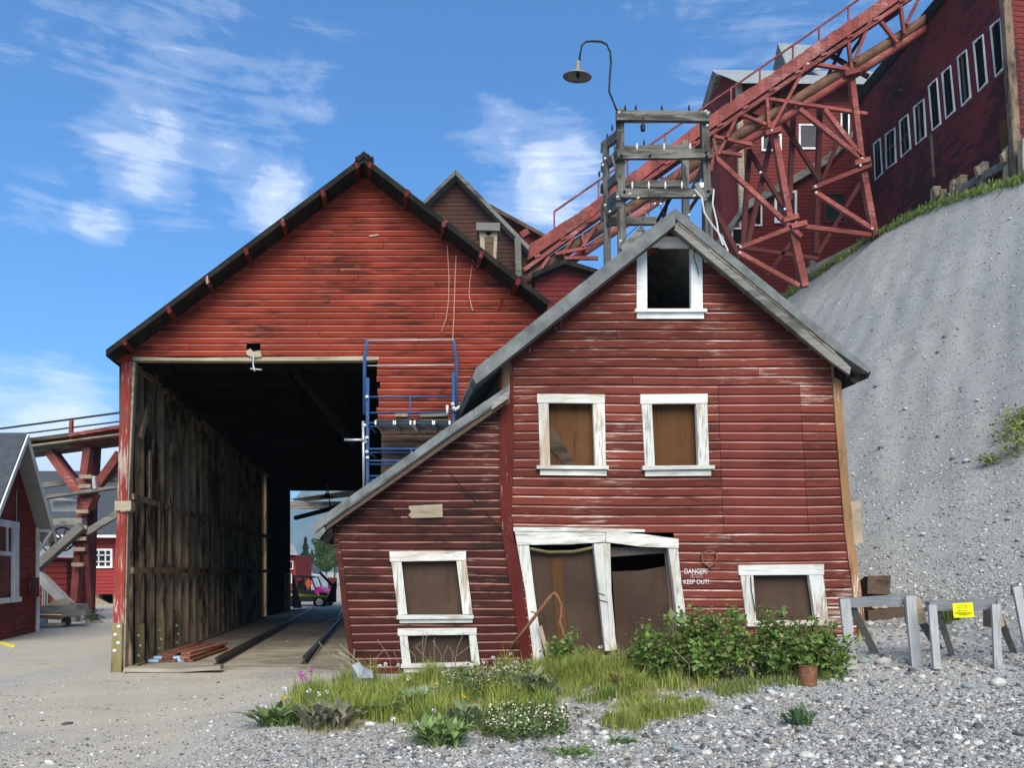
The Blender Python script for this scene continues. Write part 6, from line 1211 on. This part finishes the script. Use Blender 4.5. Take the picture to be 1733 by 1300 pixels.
for y_, x0, x1 in ((1036.6, 1616, 1645), (1038.2, 1616.5, 1645), (1039.8, 1622, 1641), (1041.2, 1625, 1637)):
    mb = MB(); x = x0
    while x < x1: w_ = random.uniform(1, 3.2); mb.prism([P(x, y_, Y2_-.138), P(min(x+w_, x1), y_, Y2_-.138), P(min(x+w_, x1), y_+.55, Y2_-.138), P(x, y_+.55, Y2_-.138)], (0, .002, 0)); x += w_+.6
    mb.build('small_print', M['ink'], sg)
def timber(lab, a, b_, Y, w, h, mat='tan', Yb=None): MB().beam(P(*a, Y), P(*b_, Yb or Y), w, h, seg=4, jit=.012).build('timber', M[mat], label=lab, cat='timber', group='old timbers behind the sawhorses')
timber('thick square timber end jutting from the scree behind the house corner', (1488, 990), (1462, 1002), 11.0, .3, .27, 'brown_h', 12.6)
timber('long dark timber lying behind the left sawhorse', (1462, 1046), (1560, 1042), 11.0, .3, .24, 'brown_h')
timber('short pale timber block under the long dark timber', (1470, 1072), (1492, 1071), 10.7, .3, .2, 'tan')
timber('pale timber offcut between the stacked timbers', (1468, 1022), (1492, 1021), 11.0, .3, .12, 'tan')
timber('leaning timber block behind the middle sawhorse', (1598, 1040), (1616, 1062), 10.6, .25, .3, 'brown_h')
timber('brown timber stub on the scree above the sawhorses', (1588, 976), (1618, 976), 12.6, .25, .14, 'tan')
timber('thin grey stick of timber on the scree near the right sawhorse', (1638, 990), (1668, 983), 12.2, .12, .06, 'grey')
timber('brown timber stub behind the right sawhorse leg', (1696, 1034), (1716, 1030), 10.8, .2, .14, 'tan')
timber('grey plank end standing in the scree at the house corner', (1441, 850), (1446, 920), 12.9, .2, .2, 'tan')
MB().tube([P(1552+k*1.0, 1104, 10.2)+Vector((0, 0, 0)) for k in range(19)], .07, 10, rs=[.07 if k % 2 else .058 for k in range(19)]).build('corrugated_pipe', M['rubber'], label='short black corrugated pipe behind the left sawhorse', cat='pipe')
blades(clump(np.array([list(P(1606, 1075, 10.4))])+rng.normal(0, .05, (30, 3))*np.array([1, 1, 0]), 260, 10, .03), .3, (.1, .15, .03), 'grass', 'small grass tuft behind the middle sawhorse', kind='stuff', cat='grass')
b_ = gp(1366, 1160); k = b_.y/F; R = 15.2*k; h = 32*k
can = thing('rusty_can', b_, 'rusty open steel can standing on the gravel', 'can')
MB().lathe([(R, 0), (R, h*.3), (R*1.015, h*.32), (R, h*.34), (R, h*.96), (R*1.04, h*.98), (R*1.04, h), (R*.97, h)], b_, 28, (.05, .04, 1)).build('shell', M['rust'], can, smooth=False)
MB().lathe([(R*.97, h*.999), (R*.96, h*.1), (R*.02, h*.09)], b_, 28, (.05, .04, 1), caps=False).build('lining', M['galv'], can)
b_ = gp(612, 1166); k = b_.y/F
mb = MB(); ptsS = [(-17, 40, 0), (-6, 44, .05), (4, 36, -.03), (16, 30, .06), (20, 18, .0), (8, 2, .05), (-6, -2, 0), (-16, 10, .08), (0, 20, -.14)]
vs = [b_+Vector((x*k, d_, z*k)) for x, z, d_ in ptsS]; mb.add(vs+[v+Vector((.002, .012, 0)) for v in vs], [(i, (i+1) % 8, 8) for i in range(8)]+[(9+(i+1) % 8, 9+i, 17) for i in range(8)]+[(i, 9+i, 9+(i+1) % 8, (i+1) % 8) for i in range(8)])
mb.build('scrap_sheet', M['scrap'], label='crumpled grey sheet metal scrap at the lean-to corner', cat='scrap')
for k in range(7):
    a = gp(596+4*k, 1150); MB().tube([a, a+Vector((random.uniform(-.2, .1), -.02, .2)), a+Vector((random.uniform(-.35, .2), -.04, random.uniform(.3, .5)))], .008, 4).build('twig', M['tan'], label='dry bent twig beside the crumpled scrap', cat='twig', group='dry twigs at the lean-to corner')
for px, py, w, h, lab in ((157, 1053, 26, 22, 'small green bush at the foot of the small trestle'),):
    b_ = P(px, py, 24); n = 500; t = thing('small_bush', b_, lab, 'bush'); c = rng.normal(size=(n, 3))*np.array([.16, .12, .1])+np.array([0, 0, .15]); v, f = leaf_quads(c+np.array(b_), .06); np_mesh('foliage', v, f, M['leafy'], jcol((.06, .1, .03), n, 5), parent=t)
    MB().tube([b_, b_+Vector((0, 0, .2))], .012, 5).build('stem', M['brown'], t)

# ------------------------------------------------------------------ the air between here and the mountain
hz = bpy.data.materials.new('haze_air'); hz.use_nodes = True; nt = hz.node_tree; nt.nodes.clear()
pv = N(nt, 'ShaderNodeVolumePrincipled'); pv.inputs['Density'].default_value = .00032; pv.inputs['Color'].default_value = (.55, .8, 1, 1); pv.inputs['Anisotropy'].default_value = 0.0
out = N(nt, 'ShaderNodeOutputMaterial'); nt.links.new(pv.outputs[0], out.inputs['Volume'])
MB().prism([(-4200, -350, -3), (4200, -350, -3), (4200, 7200, -3), (-4200, 7200, -3)], (0, 0, 430)).build('haze', hz, label='thin blue haze in the far air', cat='haze', kind='stuff', base=(0, 0, 0))
